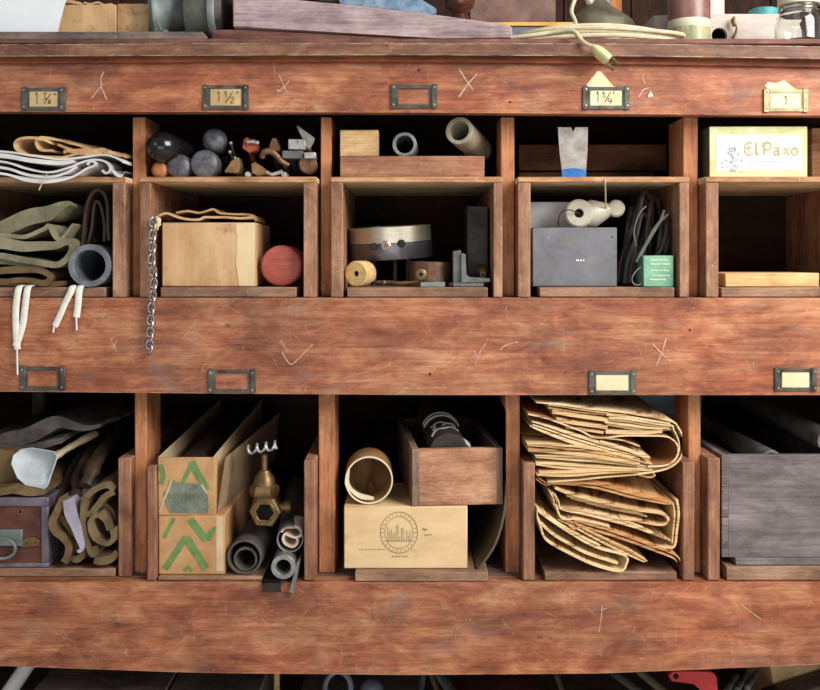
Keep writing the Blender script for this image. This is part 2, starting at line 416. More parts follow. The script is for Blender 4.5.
class MB:
    def __init__(s, *mats):
        s.bm = bmesh.new()
        s.mats = list(mats)
        s.cnt = 0
        s.mi = 0

    def use(s, i):
        s.mi = i
        return s

    def merge(s, b, Mx=None, smooth=False, edge=None):
        if Mx is not None:
            bmesh.ops.transform(b, matrix=Mx, verts=b.verts)
        bmesh.ops.recalc_face_normals(b, faces=b.faces)
        for f in b.faces:
            f.material_index = edge if (edge is not None and f.material_index == 1) else s.mi
            f.smooth = smooth
        me = bpy.data.meshes.new('tmp')
        b.to_mesh(me)
        b.free()
        s.bm.from_mesh(me)
        bpy.data.meshes.remove(me)
        return s

    def box(s, x0, x1, y0, y1, z0, z1, bev=0.0008, Mx=None, seg=1):
        b = bmesh.new()
        bmesh.ops.create_cube(b, size=1)
        for v in b.verts:
            v.co = Vector((x0 + (v.co.x + .5) * (x1 - x0), y0 + (v.co.y + .5) * (y1 - y0), z0 + (v.co.z + .5) * (z1 - z0)))
        if bev:
            bmesh.ops.bevel(b, geom=list(b.edges), offset=bev, segments=seg, profile=0.5, affect='EDGES')
        return s.merge(b, Mx, False)

    def pbox(s, px0, px1, py0, py1, Y0, Y1, bev=0.0008, Mx=None):
        """front face at Y0 covers that pixel rectangle"""
        return s.box(X(px0, Y0), X(px1, Y0), Y0, Y1, Z(py1, Y0), Z(py0, Y0), bev, Mx)

    def prism(s, pts, y0, y1, bev=0.0006, Mx=None, smooth=False):
        b = bmesh.new()
        A = [b.verts.new((p[0], y0, p[1])) for p in pts]
        B = [b.verts.new((p[0], y1, p[1])) for p in pts]
        n = len(pts)
        b.faces.new(A)
        b.faces.new(B[::-1])
        for i in range(n):
            b.faces.new((A[i], A[(i + 1) % n], B[(i + 1) % n], B[i]))
        if bev:
            bmesh.ops.bevel(b, geom=list(b.edges), offset=bev, segments=1, profile=0.5, affect='EDGES')
        return s.merge(b, Mx, smooth)

    def pprism(s, pts, Y0, Y1, bev=0.0006, Mx=None):
        return s.prism([(X(p[0], Y0), Z(p[1], Y0)) for p in pts], Y0, Y1, bev, Mx)

    def lathe(s, prof, o, ax=(0, 1, 0), seg=32, loop=False, squash=None, smooth=True):
        """profile of (radius, height) turned about axis ax through o"""
        ax = Vector(ax).normalized()
        q = Vector((0, 0, 1)).rotation_difference(ax).to_matrix().to_4x4()
        b = bmesh.new()
        rings = []
        for r, h in prof:
            if r < 1e-6 and not loop:
                rings.append([b.verts.new((0, 0, h))])
            else:
                rings.append([b.verts.new((r * math.cos(2 * PI * i / seg), r * math.sin(2 * PI * i / seg), h)) for i in range(seg)])
        pr = list(zip(rings, rings[1:])) + ([(rings[-1], rings[0])] if loop else [])
        for A, B in pr:
            for i in range(seg):
                j = (i + 1) % seg
                if len(A) == 1 and len(B) == 1:
                    continue
                if len(A) == 1:
                    b.faces.new((A[0], B[j], B[i]))
                elif len(B) == 1:
                    b.faces.new((A[i], A[j], B[0]))
                else:
                    b.faces.new((A[i], A[j], B[j], B[i]))
        if not loop:
            if len(rings[0]) > 1:
                b.faces.new(rings[0][::-1])
            if len(rings[-1]) > 1:
                b.faces.new(rings[-1])
        Mx = Matrix.Translation(Vector(o)) @ q
        if squash:
            Mx = Matrix.Translation(Vector(o)) @ Matrix.Diagonal((squash[0], squash[1], squash[2], 1)) @ q
        return s.merge(b, Mx, smooth)

    def pipe(s, o, ax, R, r, L, seg=36):
        c = min(0.0006, (R - r) * 0.3)
        return s.lathe([(r, c), (r + c, 0), (R - c, 0), (R, c), (R, L), (r, L)], o, ax, seg, loop=True)

    def tube(s, path, rad, seg=8, closed=False, flat=None):
        """round (or flattened) tube through 3-D points"""
        P = [Vector(p) for p in path]
        n = len(P)
        R = rad if isinstance(rad, (list, tuple)) else [rad] * n
        if len(R) != n:
            R = [R[min(len(R) - 1, int(i / n * len(R)))] for i in range(n)]
        b = bmesh.new()
        rings = []
        up = None
        for i in range(n):
            if closed:
                t = (P[(i + 1) % n] - P[(i - 1) % n]).normalized()
            else:
                t = (P[min(i + 1, n - 1)] - P[max(i - 1, 0)]).normalized()
            if up is None:
                up = Vector((0, 0, 1)) if abs(t.z) < 0.9 else Vector((0, 1, 0))
            a = t.cross(up)
            if a.length < 1e-5:
                a = t.cross(Vector((1, 0, 0)))
            a.normalize()
            c = a.cross(t).normalized()
            up = c
            fa, fc = (1, 1) if not flat else flat
            rings.append([b.verts.new(P[i] + R[i] * (fa * a * math.cos(2 * PI * j / seg) + fc * c * math.sin(2 * PI * j / seg))) for j in range(seg)])
        pr = list(zip(rings, rings[1:])) + ([(rings[-1], rings[0])] if closed else [])
        for A, B in pr:
            for j in range(seg):
                kx = (j + 1) % seg
                b.faces.new((A[j], A[kx], B[kx], B[j]))
        if not closed:
            b.faces.new(rings[0][::-1])
            b.faces.new(rings[-1])
        return s.merge(b, None, True)

    def ribbon(s, pts, th, Y0, depth, rows=7, fn=None, amp=0.0, freq=25, n=5, shear=(0, 0), seed=0, smooth=True, edge=None):
        """a sheet seen edge-on: px centre line (optionally px,py,thickness) pushed back along Y"""
        kk = k(Y0)
        base = []
        for p in pts:
            t = p[2] if len(p) > 2 else th
            base.append((X(p[0], Y0), Z(p[1], Y0), t * kk))
        L = cr(base, n)
        m = len(L)
        left, right = [], []
        for i in range(m):
            t = L[min(i + 1, m - 1)] - L[max(i - 1, 0)]
            t = Vector((t.x, t.y))
            if t.length < 1e-9:
                t = Vector((1, 0))
            t.normalize()
            nn = Vector((-t.y, t.x))
            h = L[i].z / 2
            c = Vector((L[i].x, L[i].y))
            left.append(c + nn * h)
            right.append(c - nn * h)
        b = bmesh.new()
        A, B = [], []
        for r in range(rows):
            f = r / (rows - 1)
            y = Y0 + depth * f * (0.35 + 0.65 * f) if rows > 2 else Y0 + depth * f
            ra, rb = [], []
            for q, dst in ((left, ra), (right, rb)):
                for i in range(m):
                    p = Vector((q[i].x + shear[0] * (y - Y0), y, q[i].y + shear[1] * (y - Y0)))
                    if amp:
                        c = (left[i] + right[i]) / 2
                        v = mn.noise_vector(Vector((c.x * freq + seed * 3.1, y * freq * 0.6, c.y * freq)))
                        p += Vector((v.x, v.y * 0.6, v.z)) * amp
                    if fn:
                        p = fn(p)
                    dst.append(b.verts.new(p))
            A.append(ra)
            B.append(rb)
        for r in range(rows - 1):
            for i in range(m - 1):
                b.faces.new((A[r][i], A[r][i + 1], A[r + 1][i + 1], A[r + 1][i]))
                b.faces.new((B[r][i], B[r + 1][i], B[r + 1][i + 1], B[r][i + 1]))
            b.faces.new((A[r][0], A[r + 1][0], B[r + 1][0], B[r][0]))
            b.faces.new((A[r][-1], B[r][-1], B[r + 1][-1], A[r + 1][-1]))
        fe = []
        for i in range(m - 1):
            fe.append(b.faces.new((A[0][i], B[0][i], B[0][i + 1], A[0][i + 1])))
            b.faces.new((A[-1][i], A[-1][i + 1], B[-1][i + 1], B[-1][i]))
        for f in fe:
            f.material_index = 1 if edge is not None else 0
        s.merge(b, None, smooth, edge)
        return s

    def stroke(s, pts, w, Y, n=4, smooth_path=True, off=0.0004):
        """a flat painted or drawn line on a frontal face at Y"""
        L = [(X(p[0], Y), Z(p[1], Y)) for p in pts]
        L = cr(L, n) if (smooth_path and len(L) > 2) else [Vector(p) for p in L]
        ww = w * k(Y) / 2
        s.cnt += 1
        off += 0.000012 * (s.cnt % 40)
        b = bmesh.new()
        pa, pb = [], []
        m = len(L)
        for i in range(m):
            t = (L[min(i + 1, m - 1)] - L[max(i - 1, 0)]).normalized()
            nn = Vector((-t.y, t.x)) * ww
            pa.append(b.verts.new((L[i].x + nn.x, Y - off, L[i].y + nn.y)))
            pb.append(b.verts.new((L[i].x - nn.x, Y - off, L[i].y - nn.y)))
        for i in range(m - 1):
            b.faces.new((pa[i], pa[i + 1], pb[i + 1], pb[i]))
        return s.merge(b)

    def patch(s, pts, Y, off=0.0004):
        b = bmesh.new()
        b.faces.new([b.verts.new((X(p[0], Y), Y - off, Z(p[1], Y))) for p in pts])
        return s.merge(b)

    def blob(s, c, rad, amp=0.2, freq=3.0, seed=0, sub=3):
        b = bmesh.new()
        bmesh.ops.create_icosphere(b, subdivisions=sub, radius=1)
        for v in b.verts:
            d = 1 + amp * mn.noise(v.co * freq + Vector((seed, seed * 2, 0)))
            v.co = Vector((v.co.x * rad[0] * d, v.co.y * rad[1] * d, v.co.z * rad[2] * d)) + Vector(c)
        return s.merge(b, None, True)

    def xf(s, Mx):
        bmesh.ops.transform(s.bm, matrix=Mx, verts=s.bm.verts)
        return s

    def bounds(s):
        xs = [v.co for v in s.bm.verts]
        return (Vector((min(v.x for v in xs), min(v.y for v in xs), min(v.z for v in xs))),
                Vector((max(v.x for v in xs), max(v.y for v in xs), max(v.z for v in xs))))

    def build(s, name, parent=None, loc=None, label=None, cat=None, group=None, kind=None):
        lo, hi = s.bounds()
        if parent is not None:
            org = world_loc(parent)
        else:
            org = Vector(((lo.x + hi.x) / 2, (lo.y + hi.y) / 2, lo.z)) if loc is None else Vector(loc)
        if parent is not None:
            base = org
            org = Vector(((lo.x + hi.x) / 2, (lo.y + hi.y) / 2, (lo.z + hi.z) / 2))
        bmesh.ops.translate(s.bm, verts=s.bm.verts, vec=-org)
        me = bpy.data.meshes.new(name)
        s.bm.to_mesh(me)
        s.bm.free()
        for m in s.mats:
            me.materials.append(m if not isinstance(m, str) else M[m])
        me.set_sharp_from_angle(angle=math.radians(38))
        o = bpy.data.objects.new(name, me)
        C.objects.link(o)
        if parent is not None:
            o.parent = parent
            o.location = org - base
        else:
            o.location = org
        props(o, label, cat, group, kind)
        return o


def world_loc(o):
    v = Vector(o.location)
    while o.parent:
        o = o.parent
        v = v + Vector(o.location)
    return v


def props(o, label=None, cat=None, group=None, kind=None):
    for a, v in (('label', label), ('category', cat), ('group', group), ('kind', kind)):
        if v:
            o[a] = v


def thing(name, loc, label, cat, group=None):
    o = bpy.data.objects.new(name, None)
    o.empty_display_size = 0.02
    C.objects.link(o)
    o.location = loc
    props(o, label, cat, group)
    return o


def rotz(deg, px, py_unused, Y):
    """yaw about a vertical line through pixel column px at depth Y"""
    p = Vector((X(px, Y), Y, 0))
    return Matrix.Translation(p) @ Matrix.Rotation(math.radians(deg), 4, 'Z') @ Matrix.Translation(-p)


def roty(deg, px, py, Y):
    p = W(px, py, Y)
    return Matrix.Translation(p) @ Matrix.Rotation(math.radians(deg), 4, 'Y') @ Matrix.Translation(-p)


def rotx(deg, px, py, Y):
    p = W(px, py, Y)
    return Matrix.Translation(p) @ Matrix.Rotation(math.radians(deg), 4, 'X') @ Matrix.Translation(-p)


def interp(tab, x):
    for (a, b), (c, d) in zip(tab, tab[1:]):
        if x <= c:
            return b + (d - b) * (x - a) / (c - a)
    return tab[-1][1]

# ================================================================== THE SHELF
ZS_L = Z(582)                 # top of the lower shelf
ZS_U = Z(297.5)               # top of the upper shelf
ZBT = Z(176.8, 0.005)         # top of the small boxes of the upper row
ZTOP = Z(38.5)                # working top above the shelf
BACK = 0.45

shelf = thing('storage_shelf', (0, 0.2, Z(760)), 'long reddish brown wooden pigeonhole shelf with metal label holders', 'shelf')


def fascia(name, top, bot, mat, y0, y1, steps=24, bev=0.0012, edge=None):
    mb = MB(mat)
    b = bmesh.new()
    xs = [-150 + (970 - -150) * i / steps for i in range(steps + 1)]
    cols = []
    for x in xs:
        zt, zb = Z(interp(top, x), y0), Z(interp(bot, x), y0)
        cols.append([b.verts.new((X(x), y0, zb)), b.verts.new((X(x), y0, zt)), b.verts.new((X(x), y1, zt)), b.verts.new((X(x), y1, zb))])
    for A, B in zip(cols, cols[1:]):
        for i in range(4):
            j = (i + 1) % 4
            b.faces.new((A[i], A[j], B[j], B[i]))
    b.faces.new(cols[0])
    b.faces.new(cols[-1][::-1])
    ed = [e for e in b.edges if abs((e.verts[0].co - e.verts[1].co).normalized().x) > 0.9]
    bmesh.ops.bevel(b, geom=ed, offset=bev, segments=3, profile=0.5, affect='EDGES')
    mb.merge(b)
    if edge:
        mb.mats.append(edge)
        mb.bm.normal_update()
        for f in mb.bm.faces:
            n_ = f.normal
            if n_.z > .15 and n_.y < -.1:
                f.material_index = 1
    return mb.build(name, shelf)


f_top = fascia('fascia_board', [(-150, 66), (0, 64.5), (200, 62.5), (410, 62), (620, 64), (820, 67), (970, 70)],
               [(-150, 111), (0, 111.5), (200, 112), (410, 112.5), (610, 114), (820, 115.5), (970, 116)], 'fascia', 0, 0.022)
f_mid = fascia('fascia_board', [(-150, 297.9), (970, 297.9)],
               [(-150, 391), (0, 391.5), (150, 393), (420, 395), (820, 395), (970, 395)], 'fascia', 0, 0.022)
f_bot = fascia('fascia_board', [(-150, 582.4), (970, 582.4)],
               [(-150, 660), (0, 666), (200, 673), (410, 675), (600, 673.5), (820, 664.5), (970, 656)], 'fascia', 0, 0.022)
fascia('cove_moulding', [(-150, 54.5), (0, 54), (410, 53), (820, 56), (970, 58)],
       [(-150, 65), (0, 63.5), (200, 62), (410, 61.8), (620, 63.8), (820, 67), (970, 69)], 'cove', -0.007, 0.03, bev=0.003)
fascia('cap_board', [(-150, 46), (0, 44.5), (200, 43.2), (410, 43.2), (620, 43.4), (820, 46.5), (970, 49)],
       [(-150, 57), (0, 56.5), (200, 55.5), (410, 55), (620, 56), (820, 59), (970, 61)], 'cap', -0.02, 0.40, bev=0.0045, edge='cap_edge')
mb = MB('topboard')
mb.box(X(-150), X(970), 0.0, 0.50, Z(44.2), ZTOP, 0.0015)
mb.build('worktop', shelf)

for z, nm in ((ZS_U, 'shelf_board'), (ZS_L, 'shelf_board')):
    mb = MB('shelf')
    mb.box(X(-150), X(970), 0.0222, BACK, z - 0.018, z, 0.0008)
    mb.build(nm, shelf)
mb = MB('shelf')
mb.box(X(-150), X(970), 0.02, BACK + .1, Z(780) - 0.02, Z(780), 0.001)
mb.build('bottom_deck', shelf)
ZDECK = Z(780)

YP, YP2 = 0.037, 0.112
POST_T = [(-0.6650, -0.6450), (-0.3852, -0.3672), (-0.1240, -0.1090), (0.1262, 0.1450), (0.3795, 0.4000), (0.660, 0.678)]
POST_L = [(-0.6650, -0.6450), (-0.3822, -0.3656), (-0.1268, -0.1040), (0.1322, 0.1525), (0.3866, 0.4035), (0.660, 0.678)]
for a, b in POST_T:
    mb = MB('post')
    mb.box(a, b, YP, YP2, ZS_U, Z(113), 0.0012)
    mb.build('post', shelf)
for a, b in POST_L:
    mb = MB('post')
    mb.box(a, b, YP, YP2, ZS_L, ZS_U - 0.018, 0.0012)
    mb.build('post', shelf)
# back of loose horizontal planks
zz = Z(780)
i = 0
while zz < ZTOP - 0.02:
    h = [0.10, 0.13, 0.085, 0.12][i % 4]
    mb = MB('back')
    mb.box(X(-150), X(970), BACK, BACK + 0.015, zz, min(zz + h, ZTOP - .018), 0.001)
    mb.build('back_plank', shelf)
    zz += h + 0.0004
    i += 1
for x0, x1 in ((X(-150) - 0.02, X(-150)), (X(970), X(970) + 0.02)):
    mb = MB('back')
    mb.box(x0, x1, 0.0, BACK, Z(780), ZTOP - .018, 0.001)
    mb.build('end_panel', shelf)


# metal label holders screwed to the fascias
def holder(x0, x1, y0, y1, card=None, text=(), mat='holder', ears=()):
    mb = MB(mat, 'rivet')
    rail = 5.2
    mb.pbox(x0, x0 + rail, y0, y1, -0.003, 0.0, 0.0004)
    mb.pbox(x1 - rail, x1, y0, y1, -0.003, 0.0, 0.0004)
    mb.pbox(x0 + rail, x1 - rail, y0 + 0.8, y0 + 4.2, -0.002, 0.0, 0.0003)
    mb.pbox(x0 + rail, x1 - rail, y1 - 4.0, y1 - 0.4, -0.002, 0.0, 0.0003)
    mb.pbox(x0 + rail, x0 + rail + 2.2, y0 + 4, y1 - 4, -0.0015, 0.0, 0.0002)
    mb.pbox(x1 - rail - 2.2, x1 - rail, y0 + 4, y1 - 4, -0.0015, 0.0, 0.0002)
    mb.use(1)
    for px in (x0 + rail / 2, x1 - rail / 2):
        for py in (y0 + 3.5, y1 - 3.5):
            mb.lathe([(0.0016, 0), (0.0013, 0.0009), (0.0, 0.0012)], (X(px), -0.003, Z(py)), (0, -1, 0), 10)
    h = mb.build('label_holder', shelf)
    if card:
        cb = MB(card, 'ink')
        pts = [(x0 + 5.4, y1 - 3), (x0 + 5.4, y0 + 3.2)]
        pts += list(ears)
        pts += [(x1 - 5.4, y0 + 3.2), (x1 - 5.4, y1 - 3)]
        cb.pprism(pts, -0.0009, -0.0001, 0.0)
        cb.use(1)
        for st in text:
            cb.stroke(st, 1.0, -0.0009, off=0.0002)
        cb.build('card', h)
    return h


one = lambda x, y, h: [(x - 1.5, y + 2), (x, y), (x, y + h)]
holder(22, 65, 87, 110.5, 'card', [one(37, 93, 11), [(43, 93.5), (46.5, 93), (44.5, 96.5), (46.8, 98.5), (43, 99.6)],
                                   [(51, 93), (44, 104)], [(49.8, 99.6), (48.4, 101), (50.6, 103), (48.2, 103.6), (50.4, 101), (49.8, 99.6)],
                                   [(54, 93), (54, 95.5)], [(55.6, 93), (55.6, 95.5)]])
holder(203, 248.5, 84.5, 109.5, 'card', [one(219, 92, 10), one(226, 91.5, 6), [(233, 91.5), (225.5, 103)],
                                         [(230.5, 98), (233, 97), (233.8, 99), (230.5, 103), (234.5, 102.6)],
                                         [(236.5, 91), (236.5, 94)], [(238.4, 91), (238.4, 94)]])
holder(391, 437, 84, 108.5)
holder(583, 629.5, 86, 109.5, 'card_pale', [one(598, 92, 10), one(604, 92, 6), [(610.5, 92), (604.5, 102.5)],
                                            [(609.5, 97.5), (608, 101), (612.5, 101)], [(611, 98.5), (611, 103.5)],
                                            [(613.6, 91.5), (613.6, 94)]], 'holder',
       ears=[(586.5, 84.5), (597.5, 71), (601, 71.5), (613, 86)])
holder(764, 808.5, 88.5, 112, 'card_pale', [one(786, 96, 9)], 'holder_brass',
       ears=[(767, 88), (764.5, 86), (768, 82), (776, 83), (784, 80.2), (795, 88.5)])
holder(20, 65, 366, 390.5)
holder(208, 255.5, 369, 393)
holder(589, 636, 370.5, 394.5, 'card_pale')
holder(775, 817, 368, 391.5, 'card_pale')


def chalk(parent, strokes, w=1.5):
    mb = MB('chalk')
    for s_ in strokes:
        mb.stroke(s_, w, 0.0, off=0.0005)
    mb.build('chalk_mark', parent)


chalk(f_top, [[(104, 72), (101, 78), (101.5, 86), (98, 90), (92, 98)], [(101.5, 87), (104, 93), (107, 100)]])
chalk(f_top, [[(277, 92), (283, 88), (289, 81)], [(279, 75), (283, 84), (287, 92)], [(276, 90), (281, 91)]], 1.1)
chalk(f_top, [[(459, 69), (466, 80), (473, 90)], [(477, 74), (468, 84), (459, 97)]])
chalk(f_top, [[(642, 76), (645, 84)], [(649, 88), (643, 90), (639, 97)], [(650, 90), (653, 97)]], 1.3)
chalk(f_mid, [[(110, 338), (114, 346), (117, 352)], [(117, 340), (113, 349)]], 1.0)
chalk(f_mid, [[(282, 352), (290, 364), (297, 360), (313, 344)], [(280, 340), (288, 352)]], 1.0)
chalk(f_mid, [[(475, 364), (480, 352), (486, 343)], [(500, 350), (506, 345), (518, 342)], [(474, 350), (476, 356)]], 1.1)
chalk(f_mid, [[(653, 344), (662, 354), (671, 362)], [(666, 338), (662, 352), (656, 366)]])
chalk(f_bot, [[(602, 606), (601, 618), (599, 632)], [(601, 610), (607, 608)]], 0.9)
chalk(f_bot, [[(741, 604), (748, 610), (761, 619)]], 0.9)
for x, y, par in ((419, 70, f_top), (510, 102, f_top), (690, 330, f_mid), (430, 374, f_mid)):
    mb = MB('iron')
    mb.lathe([(0.0018, 0), (0.0014, 0.0006), (0, 0.0008)], (X(x), 0, Z(y)), (0, -1, 0), 10)
    mb.build('nail_head', par)
mb = MB('rivet')
mb.lathe([(0.004, 0), (0.0034, 0.001), (0.0018, 0.0014), (0.0, 0.0006)], (X(649.5), 0, Z(95.5)), (0, -1, 0), 14)
mb.build('screw_head', f_top)


# small open boxes of the upper row --------------------------------------------
def open_box(ox0, ox1, li, ri, b0, b1, label, Y=0.005, depth=0.30, ztop=177.0):
    t = thing('wooden_box', ((X(ox0, Y) + X(ox1, Y)) / 2, Y + depth / 2, ZS_U), label, 'box', 'open-front wooden boxes of the upper row')
    zt = ZBT
    mb = MB('boxside')
    mb.box(X(ox0, Y), X(li, Y), Y, Y + depth, ZS_U + .0003, zt - 0.0077, 0.001)
    mb.build('side_panel', t)
    mb = MB('boxside')
    mb.box(X(ri, Y), X(ox1, Y), Y, Y + depth, ZS_U + .0003, zt - 0.0077, 0.001)
    mb.build('side_panel', t)
    mb = MB('boxtop')
    mb.box(X(ox0, Y) - .0006, X(ox1, Y) + .0006, Y - 0.001, Y + depth, zt - 0.0075, zt, 0.001)
    mb.mats.append('boxedge')
    mb.bm.normal_update()
    for f in mb.bm.faces:
        if f.normal.y < -.5:
            f.material_index = 1
    mb.build('top_panel', t)
    mb = MB('boxbase')
    mb.box(X(b0, Y), X(b1, Y), Y + 0.003, Y + depth - .005, ZS_U + .0003, ZS_U + 0.0135, 0.001)
    mb.build('bottom_board', t)
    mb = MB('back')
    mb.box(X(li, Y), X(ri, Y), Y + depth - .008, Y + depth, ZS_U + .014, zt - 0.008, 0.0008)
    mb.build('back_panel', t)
    return t


open_box(-51, 125, -39, 112.5, -36, 105, 'open-front wooden box holding folded olive canvas and a grey pipe')
open_box(140, 316.5, 151, 303.5, 160, 296, 'open-front wooden box holding a cardboard carton and a red disc')
open_box(331, 502.5, 343, 493.5, 347, 488, 'open-front wooden box holding a steel ring and metal parts')
open_box(518, 689, 530.5, 679.5, 540, 675, 'open-front wooden box holding a grey painted box and black cords')
open_box(706, 882, 718.5, 870, 722, 862, 'open-front wooden box almost empty apart from one thin board')
ZUB = ZS_U + 0.0135


# low trays of the lower row -----------------------------------------------------
def tray(lo, ro, lt, rt, base, label, Y=0.005, depth=0.34, bh=0.006):
    t = thing('wooden_tray', (X((lo[0] + ro[1]) / 2, Y), Y + depth / 2, ZS_L), label, 'tray', 'low wooden trays of the lower row')
    for (a, b), top in ((lo, lt), (ro, rt)):
        mb = MB('tray')
        mb.box(X(a, Y), X(b, Y), Y, Y + depth, ZS_L + .0003, Z(top, Y), 0.0014)
        mb.build('side_panel', t)
    mb = MB('boxbase')
    mb.box(X(base[0], Y), X(base[1], Y), Y + 0.001, Y + depth - .004, ZS_L + .0003, ZS_L + bh, 0.001)
    mb.build('bottom_board', t)
    return t


tray((-58, -46), (118, 131), 458, 458, (-40, 115), 'low wooden tray filled with leather and rags beside a brown case', Y=0.02, bh=0.0115)
tray((147, 156), (304, 315.5), 466, 460, (158, 262), 'low wooden tray holding chevron printed cartons and metal pipes', bh=0.005)
tray((523, 535), (683, 694.5), 463, 462, (545, 677), 'low wooden tray overflowing with folded yellowed papers', bh=0.0115)
tray((708, 720), (880, 892), 458, 458, (727, 872), 'low wooden tray holding a weathered grey crate', bh=0.019)
mb = MB('boxbase')
mb.box(X(355), X(488), 0.001, 0.26, ZS_L + .0003, ZS_L + 0.0125, 0.001)
mb.build('wooden_board', label='flat wooden board lying under the cream stamped box', cat='board')
ZL1, ZL2, ZL4, ZL5, ZL3 = ZS_L + .0115, ZS_L + .005, ZS_L + .0115, ZS_L + .019, ZS_L + .0125

# ================================================================== UPPER ROW, TOP COMPARTMENTS
def droop(edge, drop, run=0.03):
    """lets a sheet sag over the edge in front of Y = edge"""
    def fn(p):
        f = max(0.0, min(1.0, (edge + run - p.y) / run))
        p.z -= drop * f * f
        return p
    return fn


def keepabove(z):
    def fn(p):
        if p.z < z:
            p.z = z + (p.z - z) * 0.02
        return p
    return fn


zf = ZBT + 0.0006
# T1 papers
def over_edge(lift):
    def fn(p):
        lim = (zf if p.y > 0.0 else zf - 0.02) + lift
        if p.z < lim:
            p.z = lim - (lim - p.z) * 0.004
        if p.x > -0.3873:
            p.x = -0.3873
        if p.x < -0.640:
            p.x = -0.640
        return p
    return fn


mb = MB('white_paper')
mb.ribbon([(-60, 172), (0, 173), (25, 180), (48, 182), (70, 178), (86, 169), (94, 166), (95, 162.5), (90, 161.5), (87, 165)], 2.2, -0.008, 0.24, fn=over_edge(.0003), rows=10, amp=.001, seed=0)
mb.build('folded_sheet', label='white folded sheet sagging over the box edge, lowest in the stack', cat='paper', group='white papers in the top left compartment')
mb = MB('white_paper')
mb.ribbon([(-60, 160), (0, 161), (25, 168), (48, 172), (68, 168), (80, 163), (92, 160), (103, 161), (109, 165.5), (110, 170.5), (106, 173.5), (102, 170.5)], 1.9, -0.006, 0.24, fn=over_edge(.0040), rows=10, amp=.001, seed=0)
mb.ribbon([(-60, 166), (0, 167), (25, 174), (48, 177), (66, 173), (76, 167)], 2.5, -0.005, 0.22, fn=over_edge(.0026), rows=10, amp=.001, seed=0)
mb.build('folded_sheet', label='white folded sheet with a small inner curl, middle of the paper stack', cat='paper', group='white papers in the top left compartment')
mb = MB('white_paper')
mb.ribbon([(-60, 151), (0, 151), (30, 155), (60, 159), (85, 157), (105, 155), (120, 160), (127, 166), (126, 174), (118, 176), (113, 171)], 2.0, -0.003, 0.24, fn=over_edge(.0075), rows=10, amp=.001, seed=0)
mb.ribbon([(-60, 155), (0, 155), (30, 160), (60, 162.5), (74, 160.5)], 4.5, -0.002, 0.22, fn=over_edge(.0060), rows=10, amp=.001, seed=0)
mb.build('folded_sheet', label='white folded sheet ending in a wide roll against the post', cat='paper', group='white papers in the top left compartment')
mb = MB('brown_paper')
mb.ribbon([(78, 153), (62, 157), (40, 157), (24, 154), (15, 147), (17, 140), (28, 137.5), (42, 139), (52, 143)], 2.6, 0.0, 0.16, amp=.0022, freq=60, seed=8, shear=(.1, .02))
mb.ribbon([(52, 151), (40, 149), (36, 142), (42, 137), (58, 140), (76, 145), (84, 149), (80, 152), (70, 149), (58, 145)], 2.2, 0.002, 0.16, amp=.0022, freq=60, seed=9, shear=(.15, .02))
mb.ribbon([(62, 153), (72, 152, 4), (84, 153, 7), (98, 152, 6), (112, 153, 3), (119, 155, 2)], 3, 0.002, 0.15, fn=lambda p: Vector((min(p.x, -.3898), p.y, p.z)), amp=.004, freq=70, seed=12, shear=(.1, .02))
mb.build('crumpled_paper', label='crumpled brown paper bag lying on the white papers', cat='paper')
mb = MB('string')
mb.tube(cr([(X(47, -.012), -.012, Z(174, -.012)), (X(43, -.013), -.013, Z(181, -.013)), (X(39, -.012), -.012, Z(190, -.012))], 4), [.0007, .0007, .001])
mb.build('thread', label='short white thread hanging from the white papers', cat='thread')

# T2 handles
G2 = 'tool handles in the compartment above the carton'
def handle(px, py, Y, prof, ax, mat, label, rest=True, squash=None):
    mb = MB(mat)
    o = W(px, py, Y)
    mb.lathe(prof, o, ax, 28)
    if rest:
        lo, hi = mb.bounds()
        mb.xf(Matrix.Translation((0, 0, zf - lo.z)))
    mb.build('tool_handle', label=label, cat='handle', group=G2)


q = k(.04)
handle(163, 147, .03, [(0, -17 * q), (7 * q, -15.5 * q), (12.5 * q, -10 * q), (15.5 * q, -2 * q), (14.5 * q, 8 * q), (10 * q, 20 * q), (6 * q, 34 * q), (5 * q, 80 * q)], (.6, .78, .02), 'black_gloss', 'glossy black ball-ended tool handle beside the left post', False)
handle(158, 168, .03, [(0, 0), (5 * q, 0.6 * q), (8 * q, 4 * q), (8.4 * q, 12 * q), (7 * q, 40 * q), (6 * q, 70 * q)], (.05, 1, 0), 'woodorange', 'small orange wooden handle end under the glossy black handle')
handle(177, 165, .03, [(0, 0), (8 * q, .4 * q), (11 * q, 2.5 * q), (12 * q, 7 * q), (12 * q, 22 * q), (9 * q, 50 * q), (7 * q, 80 * q)], (.06, 1, .0), 'grey_end', 'smaller worn grey round handle end standing on the box top')
handle(203, 163, .03, [(0, 0), (10 * q, .6 * q), (13.4 * q, 3.5 * q), (14.4 * q, 9 * q), (13.6 * q, 22 * q), (9 * q, 50 * q), (7 * q, 80 * q)], (.03, 1, .0), 'grey_end', 'largest worn grey round handle end in the middle of the handles')
handle(214, 138, .045, [(0, -2 * q), (7 * q, -1 * q), (11 * q, 3 * q), (12.5 * q, 10 * q), (11.5 * q, 20 * q), (7 * q, 44 * q), (6 * q, 90 * q)], (-.1, 1, -.14), 'grey_end', 'worn grey pear-shaped handle resting on top of the others', False)

# T2 cutters and bits
G3 = 'cutters and bits beside the tool handles'
def bit(name, mb, label, cat='tool bit', Y=None, drop=True):
    mb.build(name, label=label, cat=cat, group=G3)


def rod_back(mb, px, py, Y, r, L=.09, drift=0.0):
    """the shank of a bit, running back into the compartment and down to the floor"""
    o = W(px, py, Y)
    zr = zf + r * k(Y)
    mb.tube([o, o + Vector((drift, L * .5, (zr - o.z) * .55)), Vector((o.x + drift * 1.5, Y + L, zr))], [r * k(Y)] * 3, 8)


